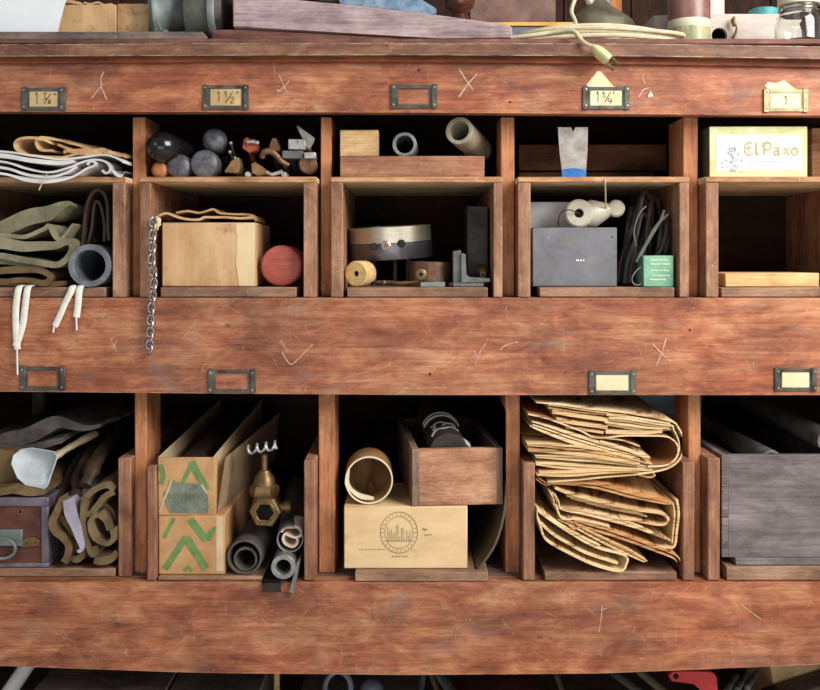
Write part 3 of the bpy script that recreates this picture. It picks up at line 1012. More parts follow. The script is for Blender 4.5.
m = MB('bit_tan'); m.pprism([(224, 172), (231, 161), (238, 157), (240, 166), (238, 173)], .03, .06); rod_back(m, 233, 168, .05, 3)
bit('tapered_cutter', m, 'tan wedge-shaped cutter right of the largest grey handle')
for (x, y, w) in ((231, 143, 'topmost'), (230, 152, 'middle'), (235, 158, 'lowest')):
    m = MB('bit_steel'); m.blob(W(x, y, .05), (.0026, .003, .0026), .1, 2, x); rod_back(m, x, y, .05, 1.2, .1)
    bit('small_drill', m, w + ' of three small bright drill ends above the tan wedge')
m = MB('bit_red', 'bit_steel'); m.pprism([(242, 148), (244, 139), (247, 137), (251, 140), (257, 144), (256, 150), (249, 153)], .035, .07)
m.use(1); m.tube([W(247, 142, .033), W(253, 141.5, .032), W(259, 143, .033)], [.0028, .003, .0028], 10); m.use(0); rod_back(m, 250, 148, .06, 3)
bit('red_cutter', m, 'rusty red cutter with a bright rounded bar')
m = MB('bit_brown'); m.pprism([(268, 150), (271, 143), (272, 138), (276, 138), (277, 143), (280, 147), (279, 151)], .04, .07); rod_back(m, 274, 146, .06, 3)
bit('brown_cutter', m, 'brown notched cutter behind the hooked grey piece')
m = MB('bit_steel'); m.pbox(288, 305.5, 139, 149.5, .035, .06); rod_back(m, 297, 145, .058, 3)
bit('square_cutter', m, 'bright rectangular steel cutter below the pointed blade')
m = MB('blade'); m.pprism([(296, 126), (298, 125.5), (315, 138), (314, 142), (309, 150), (306, 146)], .045, .049); rod_back(m, 309, 146, .046, 2, .08)
bit('pointed_blade', m, 'thin triangular grey blade pointing up at the right post')
m = MB('bit_brown', 'bit_steel'); m.tube(cr([W(262, 158, .032), W(264, 152.5, .03), W(271, 151.5, .03), (W(277, 156, .03)), W(281, 161, .032), W(289, 165, .035)], 4), [.0042, .0048, .0048, .004, .0036, .003], 10); rod_back(m, 284, 163, .035, 2.5)
bit('hooked_cutter', m, 'hooked brown and grey cutter in the middle of the bits')
m = MB('bracket'); m.pbox(282, 303, 150.5, 158.5, .03, .06); rod_back(m, 291, 155, .058, 3)
bit('flat_cutter', m, 'flat grey bar cutter under the bright rectangular one')
m = MB('bit_steel', 'bit_brown'); m.pbox(304, 315.5, 152, 158.5, .024, .05); m.use(1); m.lathe([(0, 0), (8 * q, 0), (9.4 * q, 3 * q), (8 * q, 40 * q)], W(307.5, 164, .03), (0, 1, 0), 20)
lo, hi = m.bounds(); m.xf(Matrix.Translation((0, 0, max(0, zf - lo.z))))
bit('round_cutter', m, 'round-bodied cutter with a bright square jaw against the right post')
m = MB('bit_tan', 'bit_steel'); m.pprism([(252, 173), (251, 164), (255, 162), (264, 168), (265, 174), (258, 176)], .028, .055); rod_back(m, 258, 170, .05, 3)
bit('angled_cutter', m, 'pale angled cutter standing near the box edge')
m = MB('bit_steel'); m.tube([W(266, 172, .022), W(272, 174.5, .022), W(283, 171.5, .024)], [.0026, .0024, .003], 8); m.tube([W(282, 172, .024), W(284, 174, .06)], .0018, 6)
bit('bent_bit', m, 'small bright bent bit lying at the box edge')
for x, w in ((247.5, 'left'), (284, 'right')):
    m = MB('bit_steel'); m.lathe([(0, 0), (2.6 * q, 0.4 * q), (2.9 * q, 2 * q), (2.4 * q, 30 * q)], (X(x, .02), .02, zf + 2.9 * q), (0, 1, 0), 12)
    bit('bright_bit', m, {'left': 'tiny bright round bit at the box edge under the rusty red cutter', 'right': 'tiny bright round bit at the box edge right of the bent bit'}[w])
m = MB('iron'); m.tube([(X(238, .08), .08, zf + .006), (X(300, .09), .09, zf + .006)], .0058, 10)
bit('iron_rod', m, 'dark iron rod lying behind the cutters')
m = MB('iron'); m.tube([(X(240, .10), .10, zf + .016), (X(308, .11), .11, zf + .006)], .0058, 10)
bit('iron_rod', m, 'dark iron rod leaning behind the rusty red cutter')

# T3
mb = MB('woodred')
mb.box(X(340, .02), X(484.5, .02), .02, .17, zf, Z(156, .02), .001)
mb.build('wooden_slab', label='reddish wooden slab lying flat under the small block and the ring', cat='board')
zs = Z(156, .02) + .0003
mb = MB('woodtan')
mb.box(X(340, .03), X(378.5, .03), .03, .075, zs, Z(130, .03), .0008)
mb.build('wooden_block', label='small pale wooden block standing on the reddish slab', cat='block')
mb = MB('pipe_zinc')
R = 12.2 * k(.03)
mb.pipe((X(404.5, .03), .03, zs + R), (.05, 1, 0), R, R * .72, .07)
mb.build('metal_pipe', label='short grey metal pipe end on the reddish slab', cat='pipe')
mb = MB('tube_card', 'tube_inner')
R = 14 * k(.03)
o = W(459, 130.5, .03)
e = Vector((X(481, .03) + .004, .13, zs + R * 1.05))
mb.pipe(o, e - o, R, R * .72, (e - o).length)
lo_, hi_ = mb.bounds()
mb.build('cardboard_tube', label='pale speckled cardboard tube slanting back on the reddish slab', cat='tube')

# T4
t = thing('pry_bar', W(573, 178, .04), 'flat notched steel pry bar with blue painted tip', 'tool')
mb = MB('blade')
mb.pprism([(557.5, 127), (571.6, 127), (573.2, 134.5), (575, 127), (588.3, 127), (587.6, 150), (586.4, 171), (561.6, 171), (559.4, 150)], .022, .026, .0006)
mb.build('blade', t)
mb = MB('blue')
mb.pprism([(561.6, 170.6), (565, 169), (573, 168), (582, 169), (586.4, 170.6), (586, 178.4), (562, 178.4)], .0212, .027, .0006)
mb.build('painted_tip', t)
mb = MB('blade')
mb.tube([W(574, 174, .026), (X(574, .03), .05, zf + .0055), (X(576, .03), .22, zf + .0055)], [.006, .005, .005], 8, flat=(1.6, .7))
mb.build('bar', t)
mb = MB('back_light')
mb.box(X(519, .16), X(668, .16), .165, .175, zf + .022, zf + .062, .001)
mb.box(X(519, .16), X(655, .16), .165, .175, zf, zf + .02, .001)
mb.build('wooden_board', label='pair of dark boards standing behind the notched pry bar', cat='board')

# T5 cigar box
t = thing('cigar_box', (X(759, .02), .07, zf), 'pale yellow edged cigar box with white label lettered El Paxo', 'box')
Yc = .018
zt_, zb_ = Z(126.5, Yc), zf
mb = MB('olive_dark')
mb.box(X(709.5, Yc) - .0004, X(709.5, Yc) + .002, Yc + .0012, Yc + .12, zb_ + .0005, zt_ - .0005, .0003)
mb.build('side_paper', t, label='dark green side paper')
mb = MB('cigar_edge')
mb.box(X(709.5, Yc), X(807.5, Yc), Yc, Yc + .12, zb_, zt_, .0008)
body = mb.build('carton', t)
mb = MB('cigar_label', 'cigar_ink', 'cigar_grey')
mb.pprism([(715.5, 134.5), (801.5, 134.5), (802.5, 170), (716.5, 171)], Yc - .0004, Yc + .0001, 0)
Yl = Yc - .0004
mb.use(1)
# blackletter strokes of the name
def glyph(sts, w=1.5):
    for s_ in sts:
        mb.stroke(s_, w, Yl, off=.0003)
glyph([[(752.5, 143.6), (749, 142.4), (745.8, 144.6), (744.6, 148.6), (745.4, 152.6), (748.4, 155.2), (752.6, 153.6)], [(746, 148.6), (749, 147.4), (751.6, 148.4)]], 1.7)
glyph([[(748.6, 143), (748.2, 148), (748.8, 153)]], 0.9)
glyph([[(755.2, 144.2), (756.6, 142.6)], [(756.2, 142.8), (756.2, 152.4), (757.2, 154.6), (758.8, 153.6)]], 2.0)
glyph([[(764.8, 155.6), (764.2, 150), (765, 144.6), (767, 142.8)], [(762, 146.8), (763.6, 143.4), (767.6, 142.4), (770.6, 144), (770.4, 148), (767.8, 150), (765, 149.4)]], 2.0)
glyph([[(774.2, 148.8), (776, 147.4), (778.6, 148.2)], [(778.6, 147.8), (778.4, 153), (780.2, 155)], [(778.2, 150.8), (775, 151.6), (774.4, 154), (776.4, 155), (778.4, 153.4)]], 1.8)
glyph([[(783.4, 147.8), (785.2, 149.2), (787.6, 153.6), (789.8, 155)], [(789.2, 147.8), (786.6, 151), (783.4, 155)]], 1.7)
glyph([[(794.6, 147.6), (797.4, 150), (797, 153.4), (794.4, 155.2), (791.8, 152.8), (792.2, 149.8), (794.6, 147.6)]], 1.9)
mb.use(2)
for s_ in ([(750, 161.5), (790.5, 161.5), (790.5, 169), (750, 169), (750, 161.5)], ):
    mb.stroke(s_, .5, Yl, smooth_path=False, off=.0003)
random.seed(4)
for i in range(46):
    x, y = random.gauss(732, 5), random.uniform(146, 170)
    if abs(x - 732) > 4 + (y - 144) * .4:
        continue
    a = random.uniform(0, 3.1)
    mb.stroke([(x, y), (x + 2 * math.cos(a), y + 2 * math.sin(a)), (x + 3.5 * math.cos(a + .6), y + 3.5 * math.sin(a + .6))], random.uniform(.5, 1.1), Yl, off=.0003)
mb.build('paper_label', t, label='white label with pale gold lettering')
mb = MB('drawer')
mb.box(X(812, .12), X(880, .12), .12, .135, zf, Z(128, .12), .001)
mb.build('wooden_board', label='upright brown board behind the right edge of the cigar box', cat='board')

# ================================================================== UPPER ROW, BOXES
zu = ZUB + .0005
# U1
def floor_clip(z):
    def fn(p):
        if p.z < z:
            p.z = z + .0001 * random.random()
        return p
    return fn


def fc(p):
    if p.z < zu:
        p.z = zu + .0001 * random.random()
    p.x = max(p.x, -.6062)
    return p



t = thing('folded_canvas', (X(10, .02), .1, zu + .02), 'folded olive canvas bundle stuffed in the left box', 'fabric')
mb = MB('olive')
mb.ribbon([(-34, 236, 14), (0, 229, 15), (25, 219, 16), (48, 213, 15), (62, 207, 9), (71, 204, 4)], 12, .02, .22, fn=fc, amp=.005, freq=26, seed=1)
mb.ribbon([(-34, 230, 4), (0, 235, 4), (22, 237, 4), (44, 230, 4), (50, 226, 4), (55, 236, 4), (60, 239, 4), (67, 231, 3), (73, 224, 3)], 4, .008, .12, amp=.003, freq=30, seed=2)
mb.build('top_fold', t)
mb = MB('olive')
mb.ribbon([(-34, 244, 12), (0, 244, 12), (28, 247, 10), (52, 246, 8), (64, 242, 7), (71, 246, 6), (68, 256, 6), (58, 264, 6), (48, 264, 6), (30, 261, 6), (0, 256, 6), (-34, 254, 6)], 7, .006, .24, fn=fc, amp=.004, freq=28, seed=5)
mb.ribbon([(-34, 259, 9), (0, 260, 9), (24, 264, 7), (46, 266, 4)], 6, .014, .2, fn=fc, amp=.003, freq=28, seed=6)
mb.build('lower_fold', t)
mb = MB('rag_brown')
mb.ribbon([(-34, 272, 7), (0, 271, 7), (24, 269, 7), (42, 271, 6), (49, 277, 6), (42, 283, 6), (24, 279, 5), (0, 281, 6), (-34, 280, 6)], 6, .012, .2, fn=fc, amp=.003, freq=35, seed=9)
mb.ribbon([(-34, 284, 5), (10, 284, 5), (30, 283, 6), (50, 284, 6), (66, 283, 4)], 5, .016, .2, fn=fc, amp=.002, freq=35, seed=10)
mb.build('brown_rag', label='crumpled brown rag under the olive canvas', cat='fabric')
mb = MB('leather')
mb.ribbon([(82, 246), (84, 232), (85.5, 216), (88, 202), (94, 192), (101, 191), (106, 200), (108, 220), (109, 240)], 3.0, .03, .2, amp=.002, seed=3)
mb.ribbon([(88, 244), (91, 226), (93, 210), (96, 202), (100, 206), (103, 224), (104, 242)], 2.4, .035, .2, amp=.002, seed=4)
mb.build('leather_strap', label='dark brown leather strap arched above the grey pipe', cat='strap')
mb = MB('olive_dark')
mb.ribbon([(76, 232, 6), (82, 238, 8), (88, 241, 6), (95, 240, 4)], 6, .05, .16, amp=.003, seed=6)
mb.build('canvas_scrap', label='dark olive canvas scrap between the canvas and the leather strap', cat='fabric')
mb = MB('pipe_grey')
R = 21.5 * k(.0)
mb.pipe((X(89.5, .004), .004, zu + R), (-.02, 1, 0), R, R * .73, .24, 44)
mb.build('grey_pipe', label='thick grey plastic pipe beside the olive canvas', cat='pipe')


def lace(px_list, label):
    t = thing('shoelace', (X(px_list[0][0][0]), .0, ZUB), label, 'shoelace', 'white shoelaces hanging over the upper ledge')
    for strand, tip in px_list_iter(px_list):
        mb = MB('lace')
        path = [(X(strand[0][0]) + .004, .05, ZUB + .0014), (X(strand[0][0]), .02, ZUB + .0016), (X(strand[0][0]), .004, ZUB + .0016)]
        path += [(X(x), -.0032 - .0004 * i, Z(y)) for i, (x, y) in enumerate(strand)]
        n = len(cr(path, 5))
        mb.tube(cr(path, 5), .0046, 8, flat=(1.0, .28))
        mb.build('strand', t)
        if tip:
            mb = MB('whitecard')
            mb.tube([(X(x), -.005, Z(y)) for x, y in tip], .0012, 8)
            mb.build('lace_tip', t)
    return t


def px_list_iter(pl):
    return pl[1]


lace([[(18, 290)], [([(19, 291), (17, 308), (17, 326), (18, 340), (19, 349)], [(18.5, 348), (19, 374)]),
                    ([(28, 291), (26, 308), (24, 324), (20, 338), (17, 346)], None)]], 'pair of white shoelace ends knotted together, left of the ledge')
lace([[(70, 290)], [([(72, 291), (66, 303), (61, 315), (56, 326)], [(55.5, 326), (54.5, 332)]),
                    ([(80, 291), (79, 304), (77.5, 317)], [(77.5, 316), (78, 330)])]], 'pair of short white shoelace ends spread apart below the grey pipe')

# U2
t = thing('cardboard_carton', (X(210, .02), .09, zu), 'worn tan cardboard carton with torn open flaps', 'carton')
mb = MB('kraft', 'kraft_pale')
Yc = .02
mb.box(X(162, Yc), X(255, Yc), Yc, Yc + .14, zu, Z(222.5, Yc), .0012)
mb.build('body', t)
mb = MB('kraft_pale')
mb.pprism([(236, 224), (254.6, 223), (254.6, 286), (239, 286), (236, 262), (237, 240)], Yc - .0006, Yc + .0002, 0)
mb.build('tape_strip', t, label='paler paper strip')
mb = MB('kraft')
mb.ribbon([(159, 216), (166, 213.5), (176, 217), (190, 219.5), (200, 219), (205, 216.5), (222, 217.5), (240, 218), (252, 217.5)], 2.2, .024, .05, amp=.0012, freq=40, seed=2, rows=5)
mb.build('flap', t)
mb = MB('kraft')
mb.ribbon([(176, 213), (188, 211), (198, 213), (206, 211), (213, 209), (220, 213), (236, 214), (252, 216), (256, 221)], 2.0, .05, .08, amp=.0016, freq=40, seed=3, rows=5)
mb.build('flap', t)
mb = MB('red')
R = 20.6 * k(.03)
mb.lathe([(0, 0), (R * .86, 0), (R * .95, .0012), (R, .004), (R, .075), (R * .9, .078), (0, .078)], (X(281, .03), .03, zu + R), (0, 1, 0), 44)
mb.build('round_tin', label='round red tin lying on its side beside the tan carton', cat='tin')
t = thing('metal_chain', (X(154), -.004, Z(355)), 'twisted steel chain hanging down over the ledge', 'chain')
mb = MB('iron')
mb.tube([(X(155, .004), .0055, Z(221)), (X(155), -.007, Z(220))], .0011, 8)
mb.build('nail', t)
pl = [(154.5, 222), (154, 236), (153.5, 250), (153, 262), (155, 276), (154.5, 290), (152.5, 310), (151.5, 330), (151, 350)]
P = cr([(X(x), -.0074, Z(y)) for x, y in pl], 40)
acc, last, tot = [], P[0], 0
pitch = .0082
pos = []
nxt = 0
for p in P:
    tot += (p - last).length
    last = p
    if tot >= nxt:
        pos.append(p.copy())
        nxt += pitch
lk = None
for i, p in enumerate(pos):
    if lk is None:
        mb = MB('chain')
        path = []
        for j in range(16):
            a = 2 * PI * j / 16
            path.append((p.x + .0046 * math.cos(a), p.y + .0010 * math.sin(2 * a), p.z + .0068 * math.sin(a)))
        mb.tube(path, .0017, 8, closed=True)
        lk = mb.build('chain_link', t)
        lk.rotation_euler = (0, math.radians(8), math.radians(40))
    else:
        c = lk.copy()
        C.objects.link(c)
        c.parent = t
        c.location = p - Vector(t.location)
        c.rotation_euler = (0, math.radians(8), math.radians(40 if i % 2 == 0 else -40))
mb = MB('kraft_pale')
mb.blob(W(156, 223, .0), (.0062, .0042, .0085), .45, 2.2, 5)
mb.build('paper_wad', label='small wad of tan paper stuck at the chain top', cat='paper')

# U3
def rigid(mb, z):
    lo, hi = mb.bounds()
    mb.xf(Matrix.Translation((0, 0, z - lo.z)))
    return mb


t = thing('steel_ring', W(390, 260, .08), 'wide polished steel ring tilted behind the small parts', 'ring')
Rr = 43 * k(.05)
c = W(389.5, 241, .05) + Vector((0, Rr, 0))
ax = (-.055, -.05, 1)
hh = 33 * k(.05)
mb = MB('steel')
mb.lathe([(Rr * .9, 0), (Rr, 0), (Rr, hh * .48), (Rr * .9, hh * .48)], c + Vector(ax) * 0.0, ax, 64, loop=True)
mb.build('upper_band', t)
mb = MB('steel_dark')
mb.lathe([(Rr * .9, -hh * .52), (Rr * 1.0, -hh * .52), (Rr * 1.012, -hh * .48), (Rr * 1.012, -hh * .02), (Rr * .9, 0)], c, ax, 64, loop=True)
mb.build('lower_band', t)
for x, y, r, m_ in ((386, 245.5, 5.4, 'rivet'), (401.5, 243.5, 4.0, 'iron'), (374, 246.5, 3.6, 'iron')):
    mb = MB(m_, 'bit_red')
    yy = c.y - math.sqrt(max(0, Rr ** 2 - (X(x, .05) - c.x) ** 2)) * 1.01
    mb.lathe([(r * q, .001), (r * q, -.002), (r * q * .8, -.003), (0, -.0032)], (X(x, yy), yy, Z(y, yy)), (0, 1, 0), 6 if m_ == 'rivet' else 16)
    if m_ == 'rivet':
        mb.use(1)
        mb.lathe([(r * q * .45, -.003), (r * q * .4, -.0038), (0, -.0038)], (X(x, yy), yy, Z(y, yy)), (0, 1, 0), 14)
    mb.build('screw', t)
mb = MB('iron')
for x in (374, 395, 408):
    mb.tube([W(x, 254, .075), (X(x, .075), .075, zu)], .0035, 10)
mb.build('foot', t)
mb = MB('woodpale', 'hole')
R = 13.0 * k(.015)
ax = Vector((.42, .9, 0)).normalized()
o = Vector((X(356, .015), .015, zu + R))
mb.lathe([(R * .23, .0), (R * .9, 0), (R, .0015), (R, .026), (R * .9, .028), (R * .23, .028)], o, ax, 36, loop=True)
mb.use(1)
mb.lathe([(R * .22, .004), (0, .004), (0, .006)], o, ax, 16)
mb.build('wooden_roller', label='pale turned wooden roller with a centre hole', cat='roller')
mb = MB('iron')
mb.tube(cr([(X(370, .03), .03, zu + .006), (X(378, .03), .03, zu + .006), (X(386, .032), .032, zu + .005)], 3), .0022, 8)
mb.build('bent_wire', label='short dark rod beside the pale wooden roller', cat='rod')
mb = MB('bronze')
mb.tube(cr([(X(378, .02), .02, zu + .006), (X(388, .016), .016, zu + .006), (X(400, .014), .014, zu + .005), (X(412, .016), .016, zu + .006), (X(418, .025), .025, zu + .007)], 5), [.005, .0055, .005, .004, .003], 10, flat=(1, .55))
mb.blob((X(384, .013), .013, zu + .006), (.0035, .0035, .0035), .1, 2, 3)
mb.build('curved_spring', label='curved bronze spring strip lying at the box front', cat='metal part')
t = thing('hose_clamp', (X(430, .03), .05, zu + .008), 'rusty brown band ring with a brass screw', 'ring')
Rb = 22 * k(.03)
c2 = Vector((X(430, .03), .028 + Rb, zu))
hb = 24 * k(.03)
mb = MB('bronze')
pts = []
mb.lathe([(Rb * .93, 0), (Rb, 0), (Rb, hb), (Rb * .93, hb)], c2, (.03, .0, 1), 48, loop=True)
rigid(mb, zu)
mb.build('band', t)
mb = MB('brass', 'hole')
o = Vector((X(421, .026), .0255, zu + hb * .5))
mb.lathe([(6 * q, .004), (6 * q, -.002), (4 * q, -.0034), (2 * q, -.0034)], o, (0, 1, 0), 8)
mb.use(1)
mb.lathe([(2.2 * q, -.0036), (0, -.0038)], o, (0, 1, 0), 12)
mb.build('screw', t)
mb = MB('galv_pale')
mb.box(X(420.5, .008), X(445, .008), .009, .022, zu, zu + .0066, .0006)
mb.build('metal_strip', label='short pale metal strip in front of the rusty ring', cat='metal part')
mb = MB('iron')
mb.blob((X(450.5, .014), .014, zu + .0032), (.0032, .0032, .0032), .05, 2, 1, 2)
mb.build('ball_bearing', label='small dark ball between the pale strip and the angle bracket', cat='ball')
mb = MB('bracket')
mb.pprism([(461, 254), (466, 255), (466, 276), (469, 278.5), (490, 279), (490.5, 283), (461, 284)], .012, .05, .0008)
mb.pprism([(453, 252), (461, 251), (461, 287.6), (453, 287.6)], .018, .05, .0008)
mb.pbox(453, 484, 283, 287.8, .014, .05)
rigid(mb, zu)
mb.build('angle_bracket', label='grey metal angle bracket standing at the right of the box', cat='bracket')
mb = MB('iron')
mb.box(X(467, .06), X(488, .06), .06, .14, zu, Z(206, .06), .001)
mb.build('iron_block', label='tall dark iron block behind the angle bracket', cat='block')
t = thing('brass_nozzle', (X(483, .025), .03, zu), 'small brass nozzle resting on the angle bracket', 'nozzle')
mb = MB('brass', 'hole')
o = W(483, 274.5, .02)
mb.lathe([(0.0022, 0), (0.0038, 0), (.0046, .003), (.0056, .008), (.006, .02), (.005, .022)], o, (-.05, 1, .35), 20)
mb.use(1)
mb.lathe([(0.0022, -.0002), (0, -.0002), (0, .001)], o, (-.05, 1, .35), 14)
mb.build('body', t)

# U4
mb = MB('grey_paint', 'white', 'hole')
Yc = .022
mb.box(X(532.5, Yc), X(617, Yc), Yc, Yc + .16, zu, Z(227.5, Yc), .0012)
mb.use(1)
for x, w_ in ((576, 3), (580, 1.6), (583, 1.2)):
    mb.patch([(x, 259.6), (x + w_, 259.4), (x + w_, 261.2), (x, 261)], Yc)
mb.patch([(548, 236), (550, 239), (551, 240), (549, 238)], Yc)
mb.use(2)
mb.lathe([(.0012, 0), (0, .0004)], (X(612, Yc), Yc - .0001, Z(237, Yc)), (0, -1, 0), 10)
mb.build('painted_box', label='grey painted wooden box under the cream knob', cat='box')
ztg = Z(227.5, Yc) + .0004
mb = MB('whitecard')
mb.box(X(531.5, .075), X(590, .075), .09, .093, ztg, Z(202, .09), .0004)
mb.build('white_card', label='white card standing behind the cream knob on the grey box', cat='card')
t = thing('porcelain_knob', (X(585, .05), .05, ztg), 'cream porcelain pulley knob tied with string, lying on the grey box', 'knob')
mb = MB('porcelain', 'hole')
R1 = 14.2 * k(.035)
o = Vector((X(579, .035), .035, ztg + R1))
mb.lathe([(R1 * .3, .002), (R1 * .34, 0), (R1 * .86, 0), (R1, .003), (R1, .01), (R1 * .84, .014), (R1 * .84, .02), (R1, .024), (R1 * .95, .034), (R1 * .3, .034)], o, (.12, 1, 0), 40, loop=True)
mb.use(1)
mb.lathe([(R1 * .31, .003), (0, .003), (0, .005)], o, (.12, 1, 0), 20)
mb.build('spool', t)
mb = MB('porcelain')
a = W(590, 214, .055)
b_ = W(617, 208, .05)
mb.lathe([(0, -.008), (13 * q, -.006), (14 * q, .006), (10 * q, .018), (6.6 * q, .028), (5.4 * q, .038), (0, .039)], a, b_ - a, 28)
mb.build('neck', t)
mb = MB('porcelain')
mb.lathe([(0, -.0055), (7 * q, -.004), (8.8 * q, -.0005), (8.4 * q, .004), (5 * q, .0065), (0, .007)], W(616, 208.5, .045), (.25, 1, 0), 28)
mb.build('knob_end', t)
mb = MB('string')
mb.tube(cr([W(605, 179.5, .003) + Vector((0, 0, .0)), W(605.2, 184, -.0), W(605.5, 196, .02), W(606, 211, .045)], 5), .0011, 8)
mb.build('string', t)
mb = MB('black_cord')
mb.tube(cr([W(579, 214, .034), W(570, 210, .03), W(562, 212, .03), W(558.5, 219, .03), W(559, 226, .035)], 5), .0009, 8)
mb.build('wire', t)
# black cords
t = thing('cord_bundle', (X(648, .04), .08, zu), 'tangled bundle of black rubber cords beside the green carton', 'cord')
random.seed(11)
for i in range(22):
    mb = MB('black_cord' if i % 5 else 'leather_dark')
    x0 = 620 + i * 2.2
    y0 = .035 + random.uniform(0, .07)
    top = random.uniform(192, 220) if i < 14 else random.uniform(205, 240)
    lean = random.uniform(4, 16)
    pts = [(X(x0 - 2, y0), y0, zu + .004), (X(x0 + 1, y0), y0, Z(262, y0)), (X(x0 + lean * .7, y0), y0 - .005, Z(top + 22, y0)),
           (X(x0 + lean + 3, y0), y0 + .002, Z(top, y0)), (X(x0 + lean + 12, y0), y0 + .014, Z(top + 8, y0)), (X(min(x0 + lean + 14, 672), y0), y0 + .02, Z(top + 40, y0)), (X(min(x0 + lean + 6, 670), y0), y0 + .022, zu + .004)]
    for j, p in enumerate(pts):
        pts[j] = (min(p[0], .3580), p[1], p[2])
    mb.tube(cr(pts, 6), .0032 + .0012 * random.random(), 8)
    mb.build('cord', t)
for a_ in ([(640, 256), (650, 238), (660, 221), (664, 210)], [(636, 262), (646, 243), (656, 226), (668, 214)]):
    mb = MB('grey_cord')
    mb.tube(cr([W(x, y, .028) for x, y in a_], 5), .0026, 8, flat=(1.2, .8))
    mb.build('cord', t)
mb = MB('grey_cord')
mb.tube(cr([W(643, 266, .022), W(637, 270, .02), W(632, 278, .02), W(634, 284, .02), W(640, 284.5, .02), W(642, 278, .022), W(640, 268, .024)], 5), .0009, 8)
mb.tube(cr([W(646, 206, .026), W(638, 216, .024), W(634, 232, .024), W(636, 246, .026)], 5), .0009, 8)
mb.build('thin_wire', t)
mb = MB('green', 'green_pale')
Yc = .016
mb.box(X(643.5, Yc), X(673.5, Yc), Yc, Yc + .05, zu, Z(255.5, Yc), .0008)
mb.use(1)
for y, a_, b_ in ((260.5, 650, 668), (264.5, 651, 669), (271, 651, 667), (276, 652, 670), (280, 650, 666)):
    x = a_
    random.seed(int(y))
    while x < b_:
        w_ = random.uniform(1, 2.4)
        mb.stroke([(x, y), (x + w_ * .5, y - .5), (x + w_, y)], 1.5, Yc)
        x += w_ + .9
mb.build('small_carton', label='small green carton with pale print at the box front', cat='carton')

# U5
mb = MB('woodtan')
mb.box(X(722, .03), X(815, .03), .016, .12, zu, Z(273, .016), .001)
mb.build('thin_board', label='thin tan board lying inside the nearly empty right box', cat='board')

# ================================================================== LOWER ROW
zl = ZL1 + .0006
# L1 brown case
t = thing('brown_case', (X(-5, .01), .1, zl), 'old brown case with grey metal edges and a ring handle', 'case')
Yc = .022
zt_ = Z(497.5, Yc)
x0, x1 = -0.6150, X(48.5, Yc)
mb = MB('case_panel')
mb.box(x0 + .002, x1 - .002, Yc + .003, Yc + .17, zl + .001, zt_ - .001, .001)
mb.build('body', t)
mb = MB('case_metal')
mb.box(x1 - .003, x1 - .0005, Yc + .006, Yc + .168, zl + .002, zt_ - .002, .0004)
mb.build('side_panel', t)
for nm, (a, b, c, d) in (('top_edge', (x0, x1, zt_ - .0125, zt_)), ('bottom_edge', (x0, x1, zl, zl + .006)), ('side_edge', (x1 - .0105, x1, zl + .0061, zt_ - .0126)), ('side_edge', (x0, x0 + .0105, zl + .0061, zt_ - .0126))):
    mb = MB('case_metal')
    mb.box(a, b, Yc, Yc + .172, c, d, .0012)
    mb.build(nm, t)
mb = MB('galv_pale')
mb.pbox(-36, 22, 530, 546, Yc - .001, Yc + .004, .0006)
mb.build('handle_plate', t)
mb = MB('galv_pale')
path = []
for j in range(24):
    a = 2 * PI * j / 24
    path.append((X(3, Yc) + 14 * q * math.cos(a), Yc - .006 - .002 * math.sin(a), Z(547, Yc) + 10.5 * q * math.sin(a)))
mb.tube(path, .0021, 8, closed=True)
mb.build('ring_handle', t)
mb = MB('brass', 'hole')
mb.pprism([(20, 541), (26, 538), (33, 537), (40, 541), (39, 545.5), (32, 547), (24, 548), (20, 547)], Yc + .0005, Yc + .004, .0004)
mb.use(1)
for x in (26, 35):
    mb.lathe([(.0013, 0), (0, .0003)], (X(x, Yc), Yc + .0004, Z(543, Yc)), (0, -1, 0), 10)
mb.build('hinge_plate', t)
mb = MB('brass', 'hole')
mb.lathe([(.0018, 0), (.0046, 0), (.0042, .0014), (.0022, .0014)], (X(19.5, Yc), Yc + .003, Z(512.5, Yc)), (0, -1, 0), 18, loop=True)
mb.use(1)
mb.lathe([(.002, .0002), (0, .0003)], (X(19.5, Yc), Yc + .003, Z(512.5, Yc)), (0, -1, 0), 12)
mb.build('eyelet', t)
ztc = zt_ + .0006
fcase = floor_clip(ztc)
def fl(p):
    if p.z < zl:
        p.z = zl + .0001 * random.random()
    p.x = max(-.6160, min(-.4012, p.x))
    return p


def fcl(p):
    if p.z < ztc:
        p.z = ztc + .0001 * random.random()
    p.x = max(-.6160, p.x)
    return p



# rag lying on the case
mb = MB('rag_brown')
mb.ribbon([(-40, 492, 6), (0, 492, 7), (14, 490, 8), (30, 492, 8), (44, 493, 4)], 6, .02, .16, fn=fcl, amp=.002, seed=2)
mb.ribbon([(-40, 466, 30), (-8, 466, 34), (10, 470, 34), (22, 476, 22)], 20, .06, .14, fn=fcl, amp=.004, seed=3)
mb.build('brown_cloth', label='dusty brown cloth spread on top of the metal edged case', cat='fabric')
mb = MB('rag_grey')
mb.ribbon([(-40, 444, 10), (0, 441, 14), (24, 437, 16), (46, 428, 15), (62, 424, 11), (84, 430, 6), (98, 427, 3)], 12, .09, .2, fn=fcl, amp=.008, freq=24, seed=6, shear=(.1, .02))
mb.ribbon([(-40, 450, 7), (0, 449, 8), (20, 449, 6), (44, 444, 7), (62, 440, 5)], 7, .08, .18, fn=fcl, amp=.004, freq=28, seed=7, shear=(.1, .02))
mb.build('grey_cloth', label='folded grey cloth lying above the white scoop', cat='fabric')
t = thing('scoop', W(34, 492, .03), 'white enamel scoop with a bone coloured handle, lying on the case', 'scoop')
